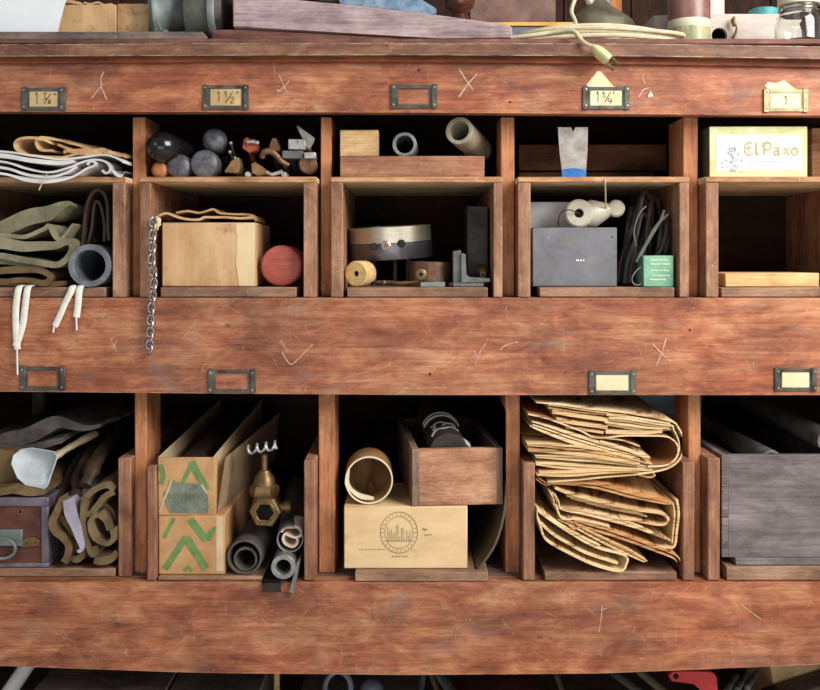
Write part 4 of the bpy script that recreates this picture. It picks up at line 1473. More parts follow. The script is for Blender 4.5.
# shallow dished blade
b = bmesh.new()
out = [(11, 464), (13, 455), (21, 449), (32, 447.5), (45, 449.5), (55, 451.5), (58, 456), (56, 463), (52, 474), (48, 486), (43, 491), (36, 491.5), (27, 487), (17, 478)]
cx, cy = 35, 468
rings = []
for f in (1.0, .93, .7, .4):
    ring = []
    for (x, y) in out:
        yy = .026 + (.012 * (1 - f ** 2)) + .0009 * (y - 448) * -.5
        ring.append(b.verts.new(W(cx + (x - cx) * f, cy + (y - cy) * f, .052 - .00055 * (y - 448)) + Vector((0, .014 * (1 - f ** 2), 0))))
    rings.append(ring)
for A, B in zip(rings, rings[1:]):
    for i in range(len(out)):
        j = (i + 1) % len(out)
        b.faces.new((A[i], A[j], B[j], B[i]))
b.faces.new(rings[-1])
bmesh.ops.subdivide_edges(b, edges=b.edges[:], cuts=1, use_grid_fill=True, smooth=.6)
bmesh.ops.solidify(b, geom=b.faces[:], thickness=.0016)
mb = MB('scoop')
mb.merge(b, None, True)
mb.build('blade', t)
mb = MB('bone')
mb.tube(cr([W(54, 457, .054), W(62, 452, .065), W(72, 446, .085), W(94, 434, .14)], 4), [.0075, .006, .0065, .008], 12, flat=(1, .7))
mb.build('handle', t)
# long leather pieces running back
LG = 'long leather pieces beside the case'
for i, (pts, rad, mat, lab) in enumerate([
    ([(58, 500, .05), (64, 488, .08), (76, 466, .12), (92, 444, .18), (104, 430, .26)], [.007, .009, .009, .008, .006], 'leather_dark', 'dark leather strip running back, nearest the scoop handle'),
    ([(76, 496, .04), (78, 480, .07), (86, 460, .11), (98, 440, .18), (112, 424, .26)], [.007, .009, .009, .008, .006], 'leather', 'brown leather strip running back, middle of the three'),
    ([(84, 486, .04), (92, 470, .06), (102, 452, .10), (114, 436, .17), (122, 424, .24)], [.009, .012, .011, .009, .007], 'leather', 'brown leather strip running back, nearest the tray side')]):
    mb = MB(mat)
    mb.tube(cr([W(x, y, Y) for x, y, Y in pts], 6), rad, 14, flat=(1, .75))
    for v in mb.bm.verts:
        v.co += mn.noise_vector(v.co * 45 + Vector((i, 0, 0))) * .003
    mb.build('leather_strip', label=lab, cat='leather', group=LG)
mb = MB('rag_brown')
mb.ribbon([(62, 500), (55, 514), (52, 523), (56, 532), (64, 538), (69, 546), (67, 556), (63, 562)], 7, .016, .2, fn=fl, amp=.0025, freq=40, seed=3)
mb.ribbon([(58, 505), (60, 516), (66, 524), (72, 532), (76, 545), (72, 558), (66, 563)], 5, .03, .18, fn=fl, amp=.0025, freq=40, seed=4)
mb.ribbon([(70, 556, 4), (76, 560, 7), (82, 557, 6), (83, 550, 4)], 6, .02, .16, fn=fl, amp=.002, freq=40, seed=5)
mb.build('brown_rag', label='folded olive brown rag beside the metal edged case', cat='fabric')
mb = MB('lavender')
mb.ribbon([(66, 500, 7), (70, 512, 11), (75, 526, 10), (80, 540, 7), (81, 549, 4), (77, 552, 3)], 9, .012, .16, fn=fl, amp=.002, freq=40, seed=6)
mb.build('lavender_cloth', label='pale lavender cloth strip between the two brown rags', cat='fabric')
mb = MB('rag_tan')
mb.ribbon([(112, 492), (104, 497), (97, 506), (90, 514), (83, 512), (86, 500), (96, 489), (106, 485), (113, 489)], 6, .02, .2, fn=fl, amp=.003, freq=40, seed=7)
mb.ribbon([(84, 500), (82, 516), (84, 530), (88, 546), (93, 555), (97, 551), (96, 545)], 5.5, .014, .2, fn=fl, amp=.003, freq=40, seed=8)
mb.ribbon([(94, 516), (89, 522), (91, 532), (98, 541), (108, 545), (114, 539), (112, 530)], 5, .010, .2, fn=fl, amp=.003, freq=40, seed=9)
mb.ribbon([(98, 513), (104, 520), (110, 530)], 6, .018, .2, fn=fl, amp=.003, freq=40, seed=10)
mb.ribbon([(95, 560, 6), (101, 561, 8), (110, 559, 8), (116, 554, 6)], 6, .014, .2, fn=fl, amp=.003, freq=40, seed=11)
mb.ribbon([(102, 505), (110, 512), (114, 524), (115, 538)], 6, .04, .18, fn=fl, amp=.003, freq=40, seed=12)
mb.build('tan_rag', label='tan rag rolled in loops against the tray side', cat='fabric')
mb = MB('rag_grey')
mb.box(X(16, .30), X(29, .30), .365, .395, ZS_L + .0005, Z(394, .30), .002)
mb.build('grey_post', label='grey wooden strip standing far back in the lower left compartment', cat='board')

# L2 cartons
zl2 = ZL2 + .0005
def carton(py_top, py_bot, Y, L, mirror, zbase, label, openbox, yaw=0, pitch=0):
    t = thing('printed_carton', (X(188, Y), Y + .1, zbase), label, 'carton', 'long chevron printed cartons')
    x0, x1 = X(158.5, Y), X(215 if openbox else 225, Y)
    z0, z1 = zbase, Z(py_top, Y)
    Mx = Matrix.Translation((x0, Y, z0)) @ Matrix.Rotation(math.radians(pitch), 4, 'X') @ Matrix.Rotation(math.radians(yaw), 4, 'Z') @ Matrix.Translation((-x0, -Y, -z0))
    if openbox:
        mb = MB('carton')
        mb.box(x0, x1, Y, Y + .003, z0, z1, .0006)
        mb.xf(Mx); mb.build('front', t)
        for a, b_ in ((x0, x0 + .0026), (x1 - .0026, x1)):
            mb = MB('carton_in')
            mb.box(a, b_, Y + .003, Y + L, z0, z1 + .0008, .0005)
            mb.xf(Mx); mb.build('side', t)
        mb = MB('carton_in')
        mb.box(x0 + .0026, x1 - .0026, Y + .003, Y + L, z0, z0 + .002, .0004)
        mb.xf(Mx); mb.build('bottom', t)
    else:
        mb = MB('carton')
        mb.box(x0, x1, Y, Y + L, z0, z1, .0012)
        mb.build('body', t)
    return t, Mx


Yc = .014
zmid = Z(515.5, Yc)
t, Mx = carton(515.5, 576, Yc, .34, 1, zl2, 'lower tan carton with green zigzag print in the second tray', False)
mb = MB('carton_green')
for s_, w_ in (([(165, 569), (186, 537)], 6.5), ([(186, 537), (206, 569)], 8), ([(190, 519), (206, 540)], 7.5), ([(206, 540), (212, 531)], 5), ([(164, 538), (174, 518)], 4), ([(184, 571), (188, 566.5), (192, 571)], 4), ([(209, 540), (215, 527)], 4)):
    mb.stroke(s_, w_, Yc, smooth_path=False)
mb.build('printed_zigzag', t, label='green zigzag print')
mb = MB('carton_in')
mb.stroke([(220, 516.5), (220, 571)], 7, Yc, off=.0001)
mb.build('corner_strip', t, label='paler corner strip')
t, Mx = carton(457, 514, Yc, .42, 1, zmid + .0004, 'upper tan carton, open on top, with green zigzag and a torn grey patch', True, 0, 2.2)
mb = MB('carton_green')
for s_, w_ in (([(181, 487), (192.5, 462)], 4), ([(191.5, 461), (207, 490)], 7.5), ([(161, 464), (164, 476), (161.5, 484)], 5), ([(205, 486), (208, 508)], 3)):
    mb.stroke(s_, w_, Yc, smooth_path=False)
mb.xf(Mx)
mb.build('printed_zigzag', t, label='green zigzag print')
mb = MB('carton_grey', 'carton_in', 'ink')
mb.patch([(163, 494), (168, 487), (171, 478), (178, 482), (196, 483.5), (205, 486), (208, 497), (208, 513), (170, 513), (166, 504)], Yc, .0006)
mb.use(1)
mb.stroke([(160, 512), (164, 500), (170, 486), (172, 478)], 2.2, Yc, off=.0007)
mb.stroke([(202, 484), (206, 491), (208, 493)], 2, Yc, off=.0007)
mb.use(2)
for i, x in enumerate(range(169, 205, 4)):
    mb.stroke([(x, 493 + i * .2), (x + 2.2, 496), (x, 499)], .7, Yc, off=.0008)
mb.xf(Mx)
mb.build('torn_patch', t, label='torn grey green patch')
# dark rolls lying in the open carton, and a card flap leaning beside it
mb = MB('leather_dark')
mb.tube([W(186, 470, .03) + Vector((0, 0, 0)), Vector((X(190, .03), .38, Z(470, .03) + .016))], .017, 18)
mb.build('dark_roll', label='dark roll lying inside the open printed carton', cat='roll')
mb = MB('carton_in')
mb.pprism([(219, 505), (225, 458), (231, 453), (228, 486), (222, 508)], .03, .034, .0003)
mb.merge(bmesh.new()) if False else None
bq = bmesh.new()
vv = [bq.verts.new(p) for p in ((X(217, .02), .022, Z(513, .02)), (X(225, .02), .022, Z(458, .02)), (X(246, .02), .36, Z(452, .02)), (X(240, .02), .36, Z(512, .02)))]
bq.faces.new(vv)
bmesh.ops.solidify(bq, geom=bq.faces[:], thickness=.0015)
mb2 = MB('carton_in', 'carton_green')
mb2.merge(bq)
mb.bm.free()
mb2.build('card_flap', label='loose pale card flap leaning beside the open printed carton', cat='card')

# L2 pipes and valve
mb = MB('pipe_dark', 'hole')
R = 17.7 * k(.01)
o = Vector((X(244.5, .012), .012, zl2 + R))
mb.pipe(o, (.03, 1, 0), R, R * .86, .3, 40)
mb.build('dark_pipe', label='wide dark pipe on the tray floor beside the cartons', cat='pipe')
mb = MB('pipe_dark')
Ri = 12.2 * k(.01)
mb.pipe(Vector((X(245.5, .016), .016, zl2 + R * .15 + Ri)), (.03, 1, 0), Ri, Ri * .78, .29, 36)
mb.build('inner_pipe', label='narrower pipe nested inside the wide dark pipe', cat='pipe')
R3 = 12.3 * k(.004)
o3 = Vector((X(283.5, .0), -.002, ZS_L + .004 + R3))
mb = MB('pipe_zinc', 'hole')
mb.pipe(o3, (-.02, 1, 0), R3, R3 * .6, .3, 32)
mb.build('thick_pipe', label='small thick-walled pipe under the pipe stuffed with paper', cat='pipe')
R2 = 13.3 * k(.015)
o2 = Vector((X(290, .015), .015, o3.z + (R3 + R2) * .93))
t = thing('paper_pipe', o2, 'metal pipe stuffed with pinkish paper beside the tray side', 'pipe')
mb = MB('pipe_zinc')
mb.pipe(o2, (-.08, 1, .0), R2, R2 * .9, .3, 36)
mb.build('pipe', t)
mb = MB('paper_pink')
mb.ribbon([(281, 532), (286, 528), (292, 527), (299, 528), (301, 534), (297, 538), (290, 536), (285, 534), (283, 539), (286, 545), (292, 547), (298, 543), (297, 538)], 2.2, .018, .05, amp=.002, freq=80, seed=4)
mb.build('crumpled_paper', t)
mb = MB('iron')
mb.box(X(262, -.004), X(285, -.004), -.006, .10, ZS_L + .0006, ZS_L + .0026, .0004)
mb.box(X(262, -.004), X(281, -.004), -.006, -.004, Z(592, -.005), ZS_L + .0026, .0004)
mb.build('metal_sheet', label='dark bent metal sheet hanging over the lower ledge', cat='metal part')
mb = MB('rod')
bq = bmesh.new()
vv = [bq.verts.new(p) for p in (W(289, 592, -.008), W(297, 562, .0), W(299.5, 562, .0), W(293.5, 594, -.008), )]
vv2 = [bq.verts.new(v.co + Vector((.002, .05, .004))) for v in vv]
bq.faces.new(vv); bq.faces.new(vv2[::-1])
for i in range(4):
    bq.faces.new((vv[i], vv[(i + 1) % 4], vv2[(i + 1) % 4], vv2[i]))
mb.merge(bq)
mb.build('metal_strip', label='thin grey metal strip standing slanted at the lower ledge beside the small pipe', cat='metal part')
t = thing('brass_valve', W(264, 528, .03), 'old brass valve with hexagonal nut and curly wire on its stem', 'valve')
mb = MB('brass', 'hole')
on = W(264.5, 512.5, .022)
Rn = 16.2 * k(.022)
mb.lathe([(Rn * .56, 0), (Rn * .9, 0), (Rn, .002), (Rn, .014), (Rn * .8, .016), (Rn * .75, .05), (Rn * .56, .05)], on, (.05, 1, .0), 6, loop=True, smooth=False)
mb.build('hex_nut', t)
mb = MB('brass')
mb.pipe(on + Vector((0, -.0008, 0)), (.05, 1, 0), Rn * .66, Rn * .56, .045, 28)
mb.build('nut_rim', t)
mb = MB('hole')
mb.lathe([(Rn * .555, 0), (0, 0), (0, .001)], on + Vector((0, .002, 0)), (.05, 1, 0), 24)  # dark disc added in the nut, paints the shade of its hole
mb.build('bore_shade', t)
mb = MB('brass')
ob = W(264.5, 503, .045)
mb.lathe([(.0, -.02), (.016, -.02), (.019, -.006), (.016, .004), (.0135, .012), (.0, .012)], ob, (.0, 0, 1), 20)
mb.lathe([(0, .010), (.019, .010), (.021, .014), (.021, .022), (.019, .026), (0, .026)], ob, (0, 0, 1), 6, smooth=False)
mb.lathe([(.0, .026), (.016, .026), (.014, .036), (.009, .042), (.007, .046), (0, .046)], ob, (0, 0, 1), 20)
mb.build('valve_body', t)
mb = MB('brass')
mb.lathe([(.0, 0), (.007, 0), (.007, .014), (.010, .014), (.010, .022), (0, .022)], W(274, 508, .05), (1, .2, .05), 16)
mb.build('side_port', t)
mb = MB('bronze')
mb.lathe([(0, 0), (.0042, 0), (.0042, .034), (0, .034)], W(264.5, 479, .045), (0, 0, 1), 14)
mb.build('stem', t)
mb = MB('film')
path = []
for i in range(90):
    f = i / 89
    a = 2 * PI * 3.6 * f
    path.append(W(246 + 32 * f, 450 - 5 * f, .045) + Vector((.0015 * math.cos(a),   .0075 * math.cos(a), .0058 * math.sin(a))))
mb.tube(path, .0019, 8)
mb.build('curly_wire', t)

# L3
zl3 = ZL3 + .0005
t = thing('cream_box', (X(405, .016), .06, zl3), 'cream cardboard box with a round stamp on its front', 'box')
Yc = .016
zt_ = Z(506.5, Yc)
mb = MB('cream_box')
mb.box(X(344, Yc), X(467.5, Yc), Yc, Yc + .14, zl3, zt_, .0012)
mb.build('body', t)
mb = MB('stamp')
def circle(cx, cy, r, r2=None, n=36, a0=0, a1=2 * PI):
    return [(cx + r * math.cos(a0 + (a1 - a0) * i / n), cy + (r2 or r) * math.sin(a0 + (a1 - a0) * i / n)) for i in range(n + 1)]
mb.stroke(circle(399, 532.5, 18.5, 20.5), .7, Yc)
mb.stroke(circle(399, 532.5, 14, 16), .5, Yc)
random.seed(3)
for i in range(14):
    x = 388 + i * 1.7
    mb.stroke([(x, 541), (x, random.uniform(524, 538))], .5, Yc)
mb.stroke([(386, 541), (412, 541)], .6, Yc)
for i in range(26):
    a = 2 * PI * i / 26
    c_, s_ = math.cos(a), math.sin(a)
    mb.stroke([(399 + 15.2 * c_, 532.5 + 17.2 * s_), (399 + 17.2 * c_, 532.5 + 19.2 * s_)], .5, Yc)
mb.stroke([(423, 528), (425, 530), (427, 528.6)], 1.6, Yc)
mb.stroke([(424, 535), (432, 534.6)], .8, Yc)
for i in range(9):
    mb.stroke([(359 + i * 3, 549.5), (361 + i * 3, 549.2)], .8, Yc)
for i in range(5):
    mb.stroke([(392 + i * 3.4, 556.5), (394 + i * 3.4, 556)], 1.0, Yc)
mb.build('ink_stamp', t, label='thin grey round ink stamp')
t = thing('cardboard_tube', (X(369, .03), .1, zt_), 'brown cardboard tube lying on the cream stamped box', 'tube')
R = 24 * k(.025)
o = Vector((X(369, .025), .025, zt_ + R + .0008))
mb = MB('tube_inner', 'cream_paper')
mb.pipe(o, (-.04, 1, .0), R, R * .93, .06, 44)
mb.build('tube', t)
mb = MB('cream_paper')
mb.pipe(o + Vector((0, -.0012, 0)), (-.04, 1, 0), R * 1.0, R * .93, .002, 44)
mb.ribbon([(349, 470, 2), (347, 482, 4), (352, 491, 3), (362, 497, 4), (374, 499, 2)], 2, .0225, .006, rows=3, amp=.001, freq=80)
lo, hi = mb.bounds()
mb.build('paper_rim', t, label='torn pale rim')
mb = MB('tube_inner')
mb.lathe([(R * .92, 0), (0, 0), (0, .002)], o + Vector((-.04 * .056, .056, 0)), (-.04, 1, 0), 30)
mb.build('end_plug', t)
# wooden drawer box on the cream box
Yc = .02
zd = zt_ + .0006
Md = Matrix.Translation((X(455, Yc), Yc, 0)) @ Matrix.Rotation(math.radians(5), 4, 'Z') @ Matrix.Translation((-X(455, Yc), -Yc, 0))
t = thing('drawer_box', (X(459, Yc), .1, zd), 'small open wooden drawer holding printed rolls, on the cream box', 'drawer')
x0, x1, zt2 = X(412, Yc), X(503.5, Yc), Z(448.5, Yc)
for nm, m_, (a, b, y0, y1, z0, z1) in (('front', 'drawer', (x0 + .009, x1 - .008, Yc, Yc + .011, zd, zt2 - .0006)),
                                       ('side', 'drawer_side', (x0, x0 + .009, Yc, Yc + .25, zd, zt2)),
                                       ('side', 'drawer_side', (x1 - .008, x1, Yc, Yc + .25, zd, zt2)),
                                       ('bottom', 'drawer_side', (x0 + .009, x1 - .008, Yc + .011, Yc + .25, zd + .001, zd + .006)),
                                       ('back', 'drawer_side', (x0 + .009, x1 - .008, Yc + .24, Yc + .25, zd + .006, zt2))):
    mb = MB(m_)
    mb.box(a, b, y0, y1, z0, z1, .0008)
    mb.xf(Md)
    mb.build(nm, t)
t = thing('printed_roll', W(440, 445, .06), 'dark roll with pale printed pattern in the wooden drawer', 'roll')
a_ = W(449, 452, .036)
e_ = Vector((X(434, .04) + .004, .23, Z(436, .05)))
d_ = (e_ - a_)
Rr_ = 19 * k(.05)
mb = MB('print_dark')
mb.lathe([(0, 0), (Rr_, 0), (Rr_, d_.length * .3), (Rr_, d_.length), (0, d_.length)], a_, d_, 36)
mb.build('roll', t)
mb = MB('print_pale')
qd = d_.normalized()
sx = Vector((1, 0, 0)).cross(qd).normalized()
ux = qd.cross(sx).normalized()
if sx.z < 0:
    sx = -sx
def onroll(u, ang):
    return a_ + qd * u + (Rr_ * 1.012) * (sx * math.cos(ang) + ux * math.sin(ang))
for ang0, pts_ in ((0, None),):
    for sh in ([(.02, -.9), (.03, -.5), (.025, -.1), (.035, .3), (.03, .7)], [(.055, -.8), (.06, -.3), (.05, .1), (.055, .5)], [(.09, -1.2), (.09, -.6), (.09, 0), (.09, .6), (.09, 1.2)],
               [(.035, -.7), (.05, -.55), (.062, -.75)], [(.03, .35), (.045, .5), (.055, .35)], [(.105, -1.2), (.105, -.4), (.105, .4), (.105, 1.2)], [(.04, -.15), (.05, .05)]):
        P_ = cr([(u, a) for u, a in sh], 6)
        mb.tube([onroll(p.x, p.y) for p in P_], .0022, 6, flat=(1, .25))
mb.build('printed_pattern', t, label='pale printed pattern')
mb = MB('print_pale')
mb.tube(cr([W(456, 441, .05), W(461, 439, .05), W(467, 444, .05), W(472, 450, .048)], 4), [.002, .005, .006, .003], 10, flat=(1, .6))
mb.build('paper_scrap', label='pale paper scrap at the front of the wooden drawer', cat='paper')
mb = MB('sheet')
mb.ribbon([(508.2, 412), (507.5, 440), (507.5, 470), (506, 500), (502, 524), (495, 545), (484, 562), (476, 571.5)], 2.2, .012, .26, rows=4, fn=lambda p: Vector((min(p.x, .1308), p.y, max(p.z, zl3))))
mb.build('curved_sheet', label='thin dark sheet bent against the post behind the cream box', cat='sheet')

# L4 folded papers
GP = 'folded yellowed papers in the fourth tray'
zl4 = ZL4 + .0006
def f4(p):
    if p.z < zl4:
        p.z = zl4 + .0001 * random.random()
    xl_ = .1708 if p.z < Z(457, .0) else .1534
    if p.x < xl_:
        p.x = xl_
    p.x = min(p.x, .3690)
    return p



def paper(ribs, label, mat='manila', Y=.0):
    mb = MB(*([mat] if isinstance(mat, str) else mat))
    for i, (pts, th, y0, dep) in enumerate(ribs):
        pts = [(p_[0], p_[1], p_[2] * .9) if len(p_) > 2 else p_ for p_ in pts]
        tm = max([p_[2] if len(p_) > 2 else th for p_ in pts])
        nl = max(1, int(round(tm / 2.6))) if tm >= 4.4 else 1
        if nl > 1:
            for j in range(nl):
                rj = random.Random(len(label) * 31 + i * 7 + j)
                sh = rj.uniform(-3, 3)
                q2 = [(p_[0] + sh, p_[1] + (j - (nl - 1) / 2) * (p_[2] if len(p_) > 2 else th) / nl + rj.uniform(-.25, .25), max(.8, (p_[2] if len(p_) > 2 else th) / nl * .74)) for p_ in pts]
                mb.ribbon(q2, 1, y0 + rj.uniform(0, .006), dep, rows=6, fn=f4, amp=.0014, freq=22, seed=0, shear=(-.05, .06))
            continue
        mb.ribbon(pts, th * .88, y0, dep, rows=6, fn=f4, amp=.0014, freq=22, seed=0, shear=(-.05, .06), edge=None if isinstance(mat, str) else 1)
    mb.build('folded_paper', label=label, cat='paper', group=GP)


# upper bundle
paper([([(536, 402), (575, 406.5), (620, 412.5), (668, 420.5), (679, 429), (684.5, 442), (682, 456), (670, 467), (645, 473), (600, 478), (548, 482)], 1.7, .006, .26),
       ([(548, 405), (600, 412), (664, 423), (674, 431), (679.5, 444), (677, 456), (664, 465), (640, 470)], 1.3, .008, .25)],
      'outermost yellowed sheet wrapping round the right side of the upper paper bundle', 'manila_pale')
paper([([(552, 412), (580, 416), (609, 420)], 4, .008, .22), ([(556, 419.5), (580, 423.5), (608, 427.5)], 4, .007, .22), ([(566, 427), (588, 430), (604, 432.5)], 3, .009, .22), ([(548, 408), (575, 411.5), (606, 414.5)], 1.4, .012, .22)],
      'stack of folded paper ends at the upper left of the upper bundle', 'manila')
paper([([(608, 421, 10), (630, 424, 12), (655, 427, 9), (672, 428, 5)], 9, .004, .24), ([(606, 432), (630, 433), (662, 431)], 4, .006, .24), ([(607, 415), (640, 419), (670, 424)], 2, .006, .24)],
      'thick folded paper at the upper right of the upper bundle', 'manila_pale')
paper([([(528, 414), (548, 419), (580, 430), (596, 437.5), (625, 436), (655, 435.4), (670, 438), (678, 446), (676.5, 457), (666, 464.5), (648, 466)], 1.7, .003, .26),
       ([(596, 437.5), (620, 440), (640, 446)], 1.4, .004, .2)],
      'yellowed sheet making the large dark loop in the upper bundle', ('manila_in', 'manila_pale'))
paper([([(533, 424, 8), (550, 430, 12), (580, 440, 14), (610, 449, 12), (640, 456, 6)], 9, .002, .24), ([(600, 441, 2), (625, 449, 3), (646, 456, 4), (650, 458, 2)], 3, .004, .2)],
      'pale folded paper slanting down to a curled tip in the upper bundle', 'manila_pale')
paper([([(526, 444, 3), (550, 445, 6), (590, 450, 6), (630, 459, 3), (652, 465, 1.5)], 5, .0, .24), ([(528, 449.5), (560, 452), (600, 457), (640, 464)], 3.4, .003, .24)],
      'thick folded paper sticking out furthest left in the upper bundle', 'manila')
paper([([(532, 456, 4), (570, 458, 7), (610, 462, 6), (650, 467, 2)], 5, .004, .24)],
      'folded paper under the furthest left one in the upper bundle', 'manila_pale')
paper([([(531, 463.5, 3), (560, 466, 7), (600, 468.5, 6), (650, 469.5, 2)], 5, .002, .24)],
      'second lowest folded paper of the upper bundle', 'manila_pale')
paper([([(538, 474, 5), (566, 474, 7), (600, 472.5, 5), (640, 470.8, 2)], 5, .001, .24), ([(640, 475), (650, 477), (655, 475), (652, 472)], 1.4, .01, .2)],
      'lowest folded paper of the upper bundle, resting on the lower bundle', 'manila')
# lower bundle
paper([([(536, 478, 3), (546, 484, 4), (556, 482, 6), (590, 484, 9), (630, 494, 10), (660, 501, 7), (671, 504, 3)], 6, .006, .24)],
      'broad brown paper on top of the lower bundle', 'manila_rust')
paper([([(555, 488), (570, 494), (600, 502), (640, 511), (662, 514), (669, 519), (664, 525), (650, 524), (620, 518)], 2.6, .004, .24), ([(568, 497), (600, 505.5), (645, 516)], 5, .006, .24)],
      'folded paper with a small loop at the right of the lower bundle', 'manila')
paper([([(677, 500), (679, 514), (677, 532), (674, 547), (664, 548), (640, 545)], 2.6, .004, .22), ([(673, 503), (675, 516), (672, 544)], 1.8, .006, .22)],
      'upright folded sheet at the right edge of the lower bundle', 'manila')
paper([([(552, 492), (556, 500), (560, 509, 3), (590, 514, 8), (630, 524, 9), (668, 540, 4)], 5, .002, .24), ([(556, 505), (562, 518), (580, 520), (610, 527)], 2, .0, .22)],
      'pale paper folded over at the left, middle of the lower bundle', 'manila_pale')
paper([([(566, 518, 3), (578, 523, 5), (600, 530, 7), (640, 543, 7), (672, 556, 5), (678, 562, 2)], 5, .0, .24), ([(575, 522), (580, 527), (574, 529), (568, 524)], 2, -.001, .05)],
      'rusty brown paper ending in a point at the lower right', 'manila_rust')
paper([([(561, 519, 2), (580, 527, 6), (610, 543, 8), (632, 553, 7), (648, 561, 3)], 5, -.001, .24)],
      'paper above the lowest fold, ending in two points', 'manila')
paper([([(537, 510), (548, 518), (575, 536), (600, 549), (626, 556.5), (626, 566), (622, 571), (612, 570.5), (590, 563), (565, 551), (546, 539), (540, 525), (536, 512)], 2.2, -.003, .26), ([(540, 522), (555, 535), (585, 552), (618, 564)], 3, .0, .24), ([(543, 513), (570, 530), (600, 546)], 2.4, -.001, .22)],
      'lowest folded paper, its rounded fold nearly touching the tray floor', 'manila_pale')
# L5 crate
zl5 = ZL5 + .0006
t = thing('grey_crate', (X(790, .012), .12, zl5), 'weathered grey wooden crate with finger joints, holding pipes', 'crate')
Yc = .012
zt_ = Z(455, Yc)
zb_ = zl5 + .010
x0, x1 = X(722, Yc), X(868, Yc)
mb = MB('crate')
mb.box(x0 + .0085, x1 - .0085, Yc, Yc + .010, zb_, zt_, .0008)
n_ = 13
for i in range(n_):
    h = (zt_ - zb_) / n_
    if i % 2 == 0:
        mb.box(x0, x0 + .0085, Yc, Yc + .0095, zb_ + i * h + .0002, zb_ + (i + 1) * h - .0002, .0003)
        mb.box(x1 - .0085, x1, Yc, Yc + .0095, zb_ + i * h + .0002, zb_ + (i + 1) * h - .0002, .0003)
mb.build('front_panel', t)
for a, b in ((x0, x0 + .0085), (x1 - .0085, x1)):
    mb = MB('crate')
    mb.box(a, b, Yc + .0097, Yc + .33, zb_, zt_, .0008)
    for i in range(1, n_, 2):
        mb.box(a, b, Yc + .0006, Yc + .0099, zb_ + i * h + .0002, zb_ + (i + 1) * h - .0002, .0003)
    mb.build('side_panel', t)
mb = MB('crate')
mb.box(x0 + .0087, x1 - .0087, Yc + .01, Yc + .33, zb_, zb_ + .008, .0006)
mb.build('bottom_panel', t)
mb = MB('crate')
mb.box(X(735, Yc), X(858, Yc), Yc - .003, Yc + .31, zl5, zb_ - .0002, .001)
mb.build('foot_board', t)
for i, (x, y, r, L, lab, mt) in enumerate([(771, 461, 11, .30, 'dark pipe running back in the grey crate, nearest its left side', 'rod'),
                                            (828, 441, 11, .40, 'grey pipe running back in the grey crate, upper right', 'rod'),
                                            (744, 470, 8, .28, 'thin grey pipe along the left wall of the grey crate', 'rod')]):
    mb = MB(mt)
    r_ = r * k(.03)
    mb.pipe(Vector((X(x, .03), .028, Z(y, .03))), (-.02 if i != 1 else .0, 1, .0 if i != 1 else .03), r_, r_ * .75, L, 24)
    mb.build('metal_pipe', label=lab, cat='pipe', group='pipes in the grey crate')
mb = MB('iron')
mb.box(X(744, .03), X(846, .03), .03, .30, zb_ + .0085, Z(480, .03) , .004)
mb.build('dark_block', label='dark block filling the grey crate under the pipes', cat='block')
mb = MB('bluegrey')
mb.box(X(662, .2), X(735, .2), .365, .44, ZS_L + .0005, Z(402, .2), .002)
mb.build('grey_box', label='dim blue grey box standing far back behind the papers and crate', cat='box')

# ================================================================== ON THE WORKTOP
zt = ZTOP + .0006
# left
mb = MB('topboard')
mb.box(X(-60, .03), X(206, .03), .012, .16, zt, zt + .0115, .001)
mb.mats = ['greyplank']
mb.build('worn_plank', label='long worn brown plank lying at the left of the worktop', cat='board')
zp = zt + .0121
mb = MB('whiteboard')
mb.pprism([(-70, -40), (76, -40), (62.5, 0), (55.5, 30), (-70, 31)], .05, .056, .0006)
rigid(mb, zp)
mb.build('whiteboard', label='large white board standing at the far left of the worktop', cat='panel')
t = thing('brown_carton', (X(105, .09), .12, zp), 'brown cardboard box with torn flaps behind the white panel', 'carton')
mb = MB('kraft')
mb.box(X(50, .075), X(116, .075), .075, .15, zp, Z(4.5, .075), .001)
mb.build('body', t)
mb = MB('brown_paper')
mb.box(X(116.5, .075), X(149, .075), .078, .15, zp, Z(3, .075), .001)
mb.build('side_panel', t, label='darker brown panel')
mb = MB('kraft')
mb.ribbon([(60, 5, 2), (66, 1, 3), (74, 2, 3), (84, 4, 2)], 2, .08, .05, rows=4, amp=.001)
mb.ribbon([(84, 2), (90, 3.5), (98, 2), (104, 4.5), (112, 4)], 1.6, .078, .05, rows=4, amp=.001)
mb.build('torn_flap', t)
# motor
t = thing('electric_motor', (X(190, .1), .1, zp), 'grey metal motor housing with flared flanges lying on the plank', 'motor')
Ym = .085
k2 = k(Ym)
cz = Z(2, Ym)
def xl(a, b_):
    return (X(a, Ym), b_)
mb = MB('galv_pale')
ox = Vector((X(149, Ym), Ym, Z(8, Ym)))
mb.lathe([(26 * k2, 0), (30 * k2, 3 * k2), (30 * k2, 6 * k2), (26 * k2, 12 * k2), (20 * k2, 22 * k2), (15 * k2, 40 * k2), (14 * k2, 42 * k2), (14 * k2, 40 * k2), (24 * k2, 4 * k2)], ox, (1, .25, .1), 44, loop=True)
rigid(mb, zp)
mb.build('flared_end', t)
mb = MB('galv')
mb.lathe([(0, 0), (29 * k2, 0), (30 * k2, 1 * k2), (30 * k2, 26 * k2), (0, 26 * k2)], Vector((X(190.5, Ym), Ym, zp + 30.3 * k2)), (1, -.05, 0), 44)
mb.build('body', t)
mb = MB('galv_pale', 'iron')
of = Vector((X(216, Ym), Ym, zt + 36 * k2))
mb.lathe([(0, 0), (30 * k2, 0), (35 * k2, 2 * k2), (35.6 * k2, 6 * k2), (34 * k2, 9 * k2)], of, (1, -.12, 0), 48)
mb.use(1)
mb.lathe([(34 * k2, 9 * k2), (30 * k2, 15 * k2), (20 * k2, 17 * k2), (0, 17 * k2)], of, (1, -.12, 0), 48)
mb.build('end_flange', t)
mb = MB('galv_pale')
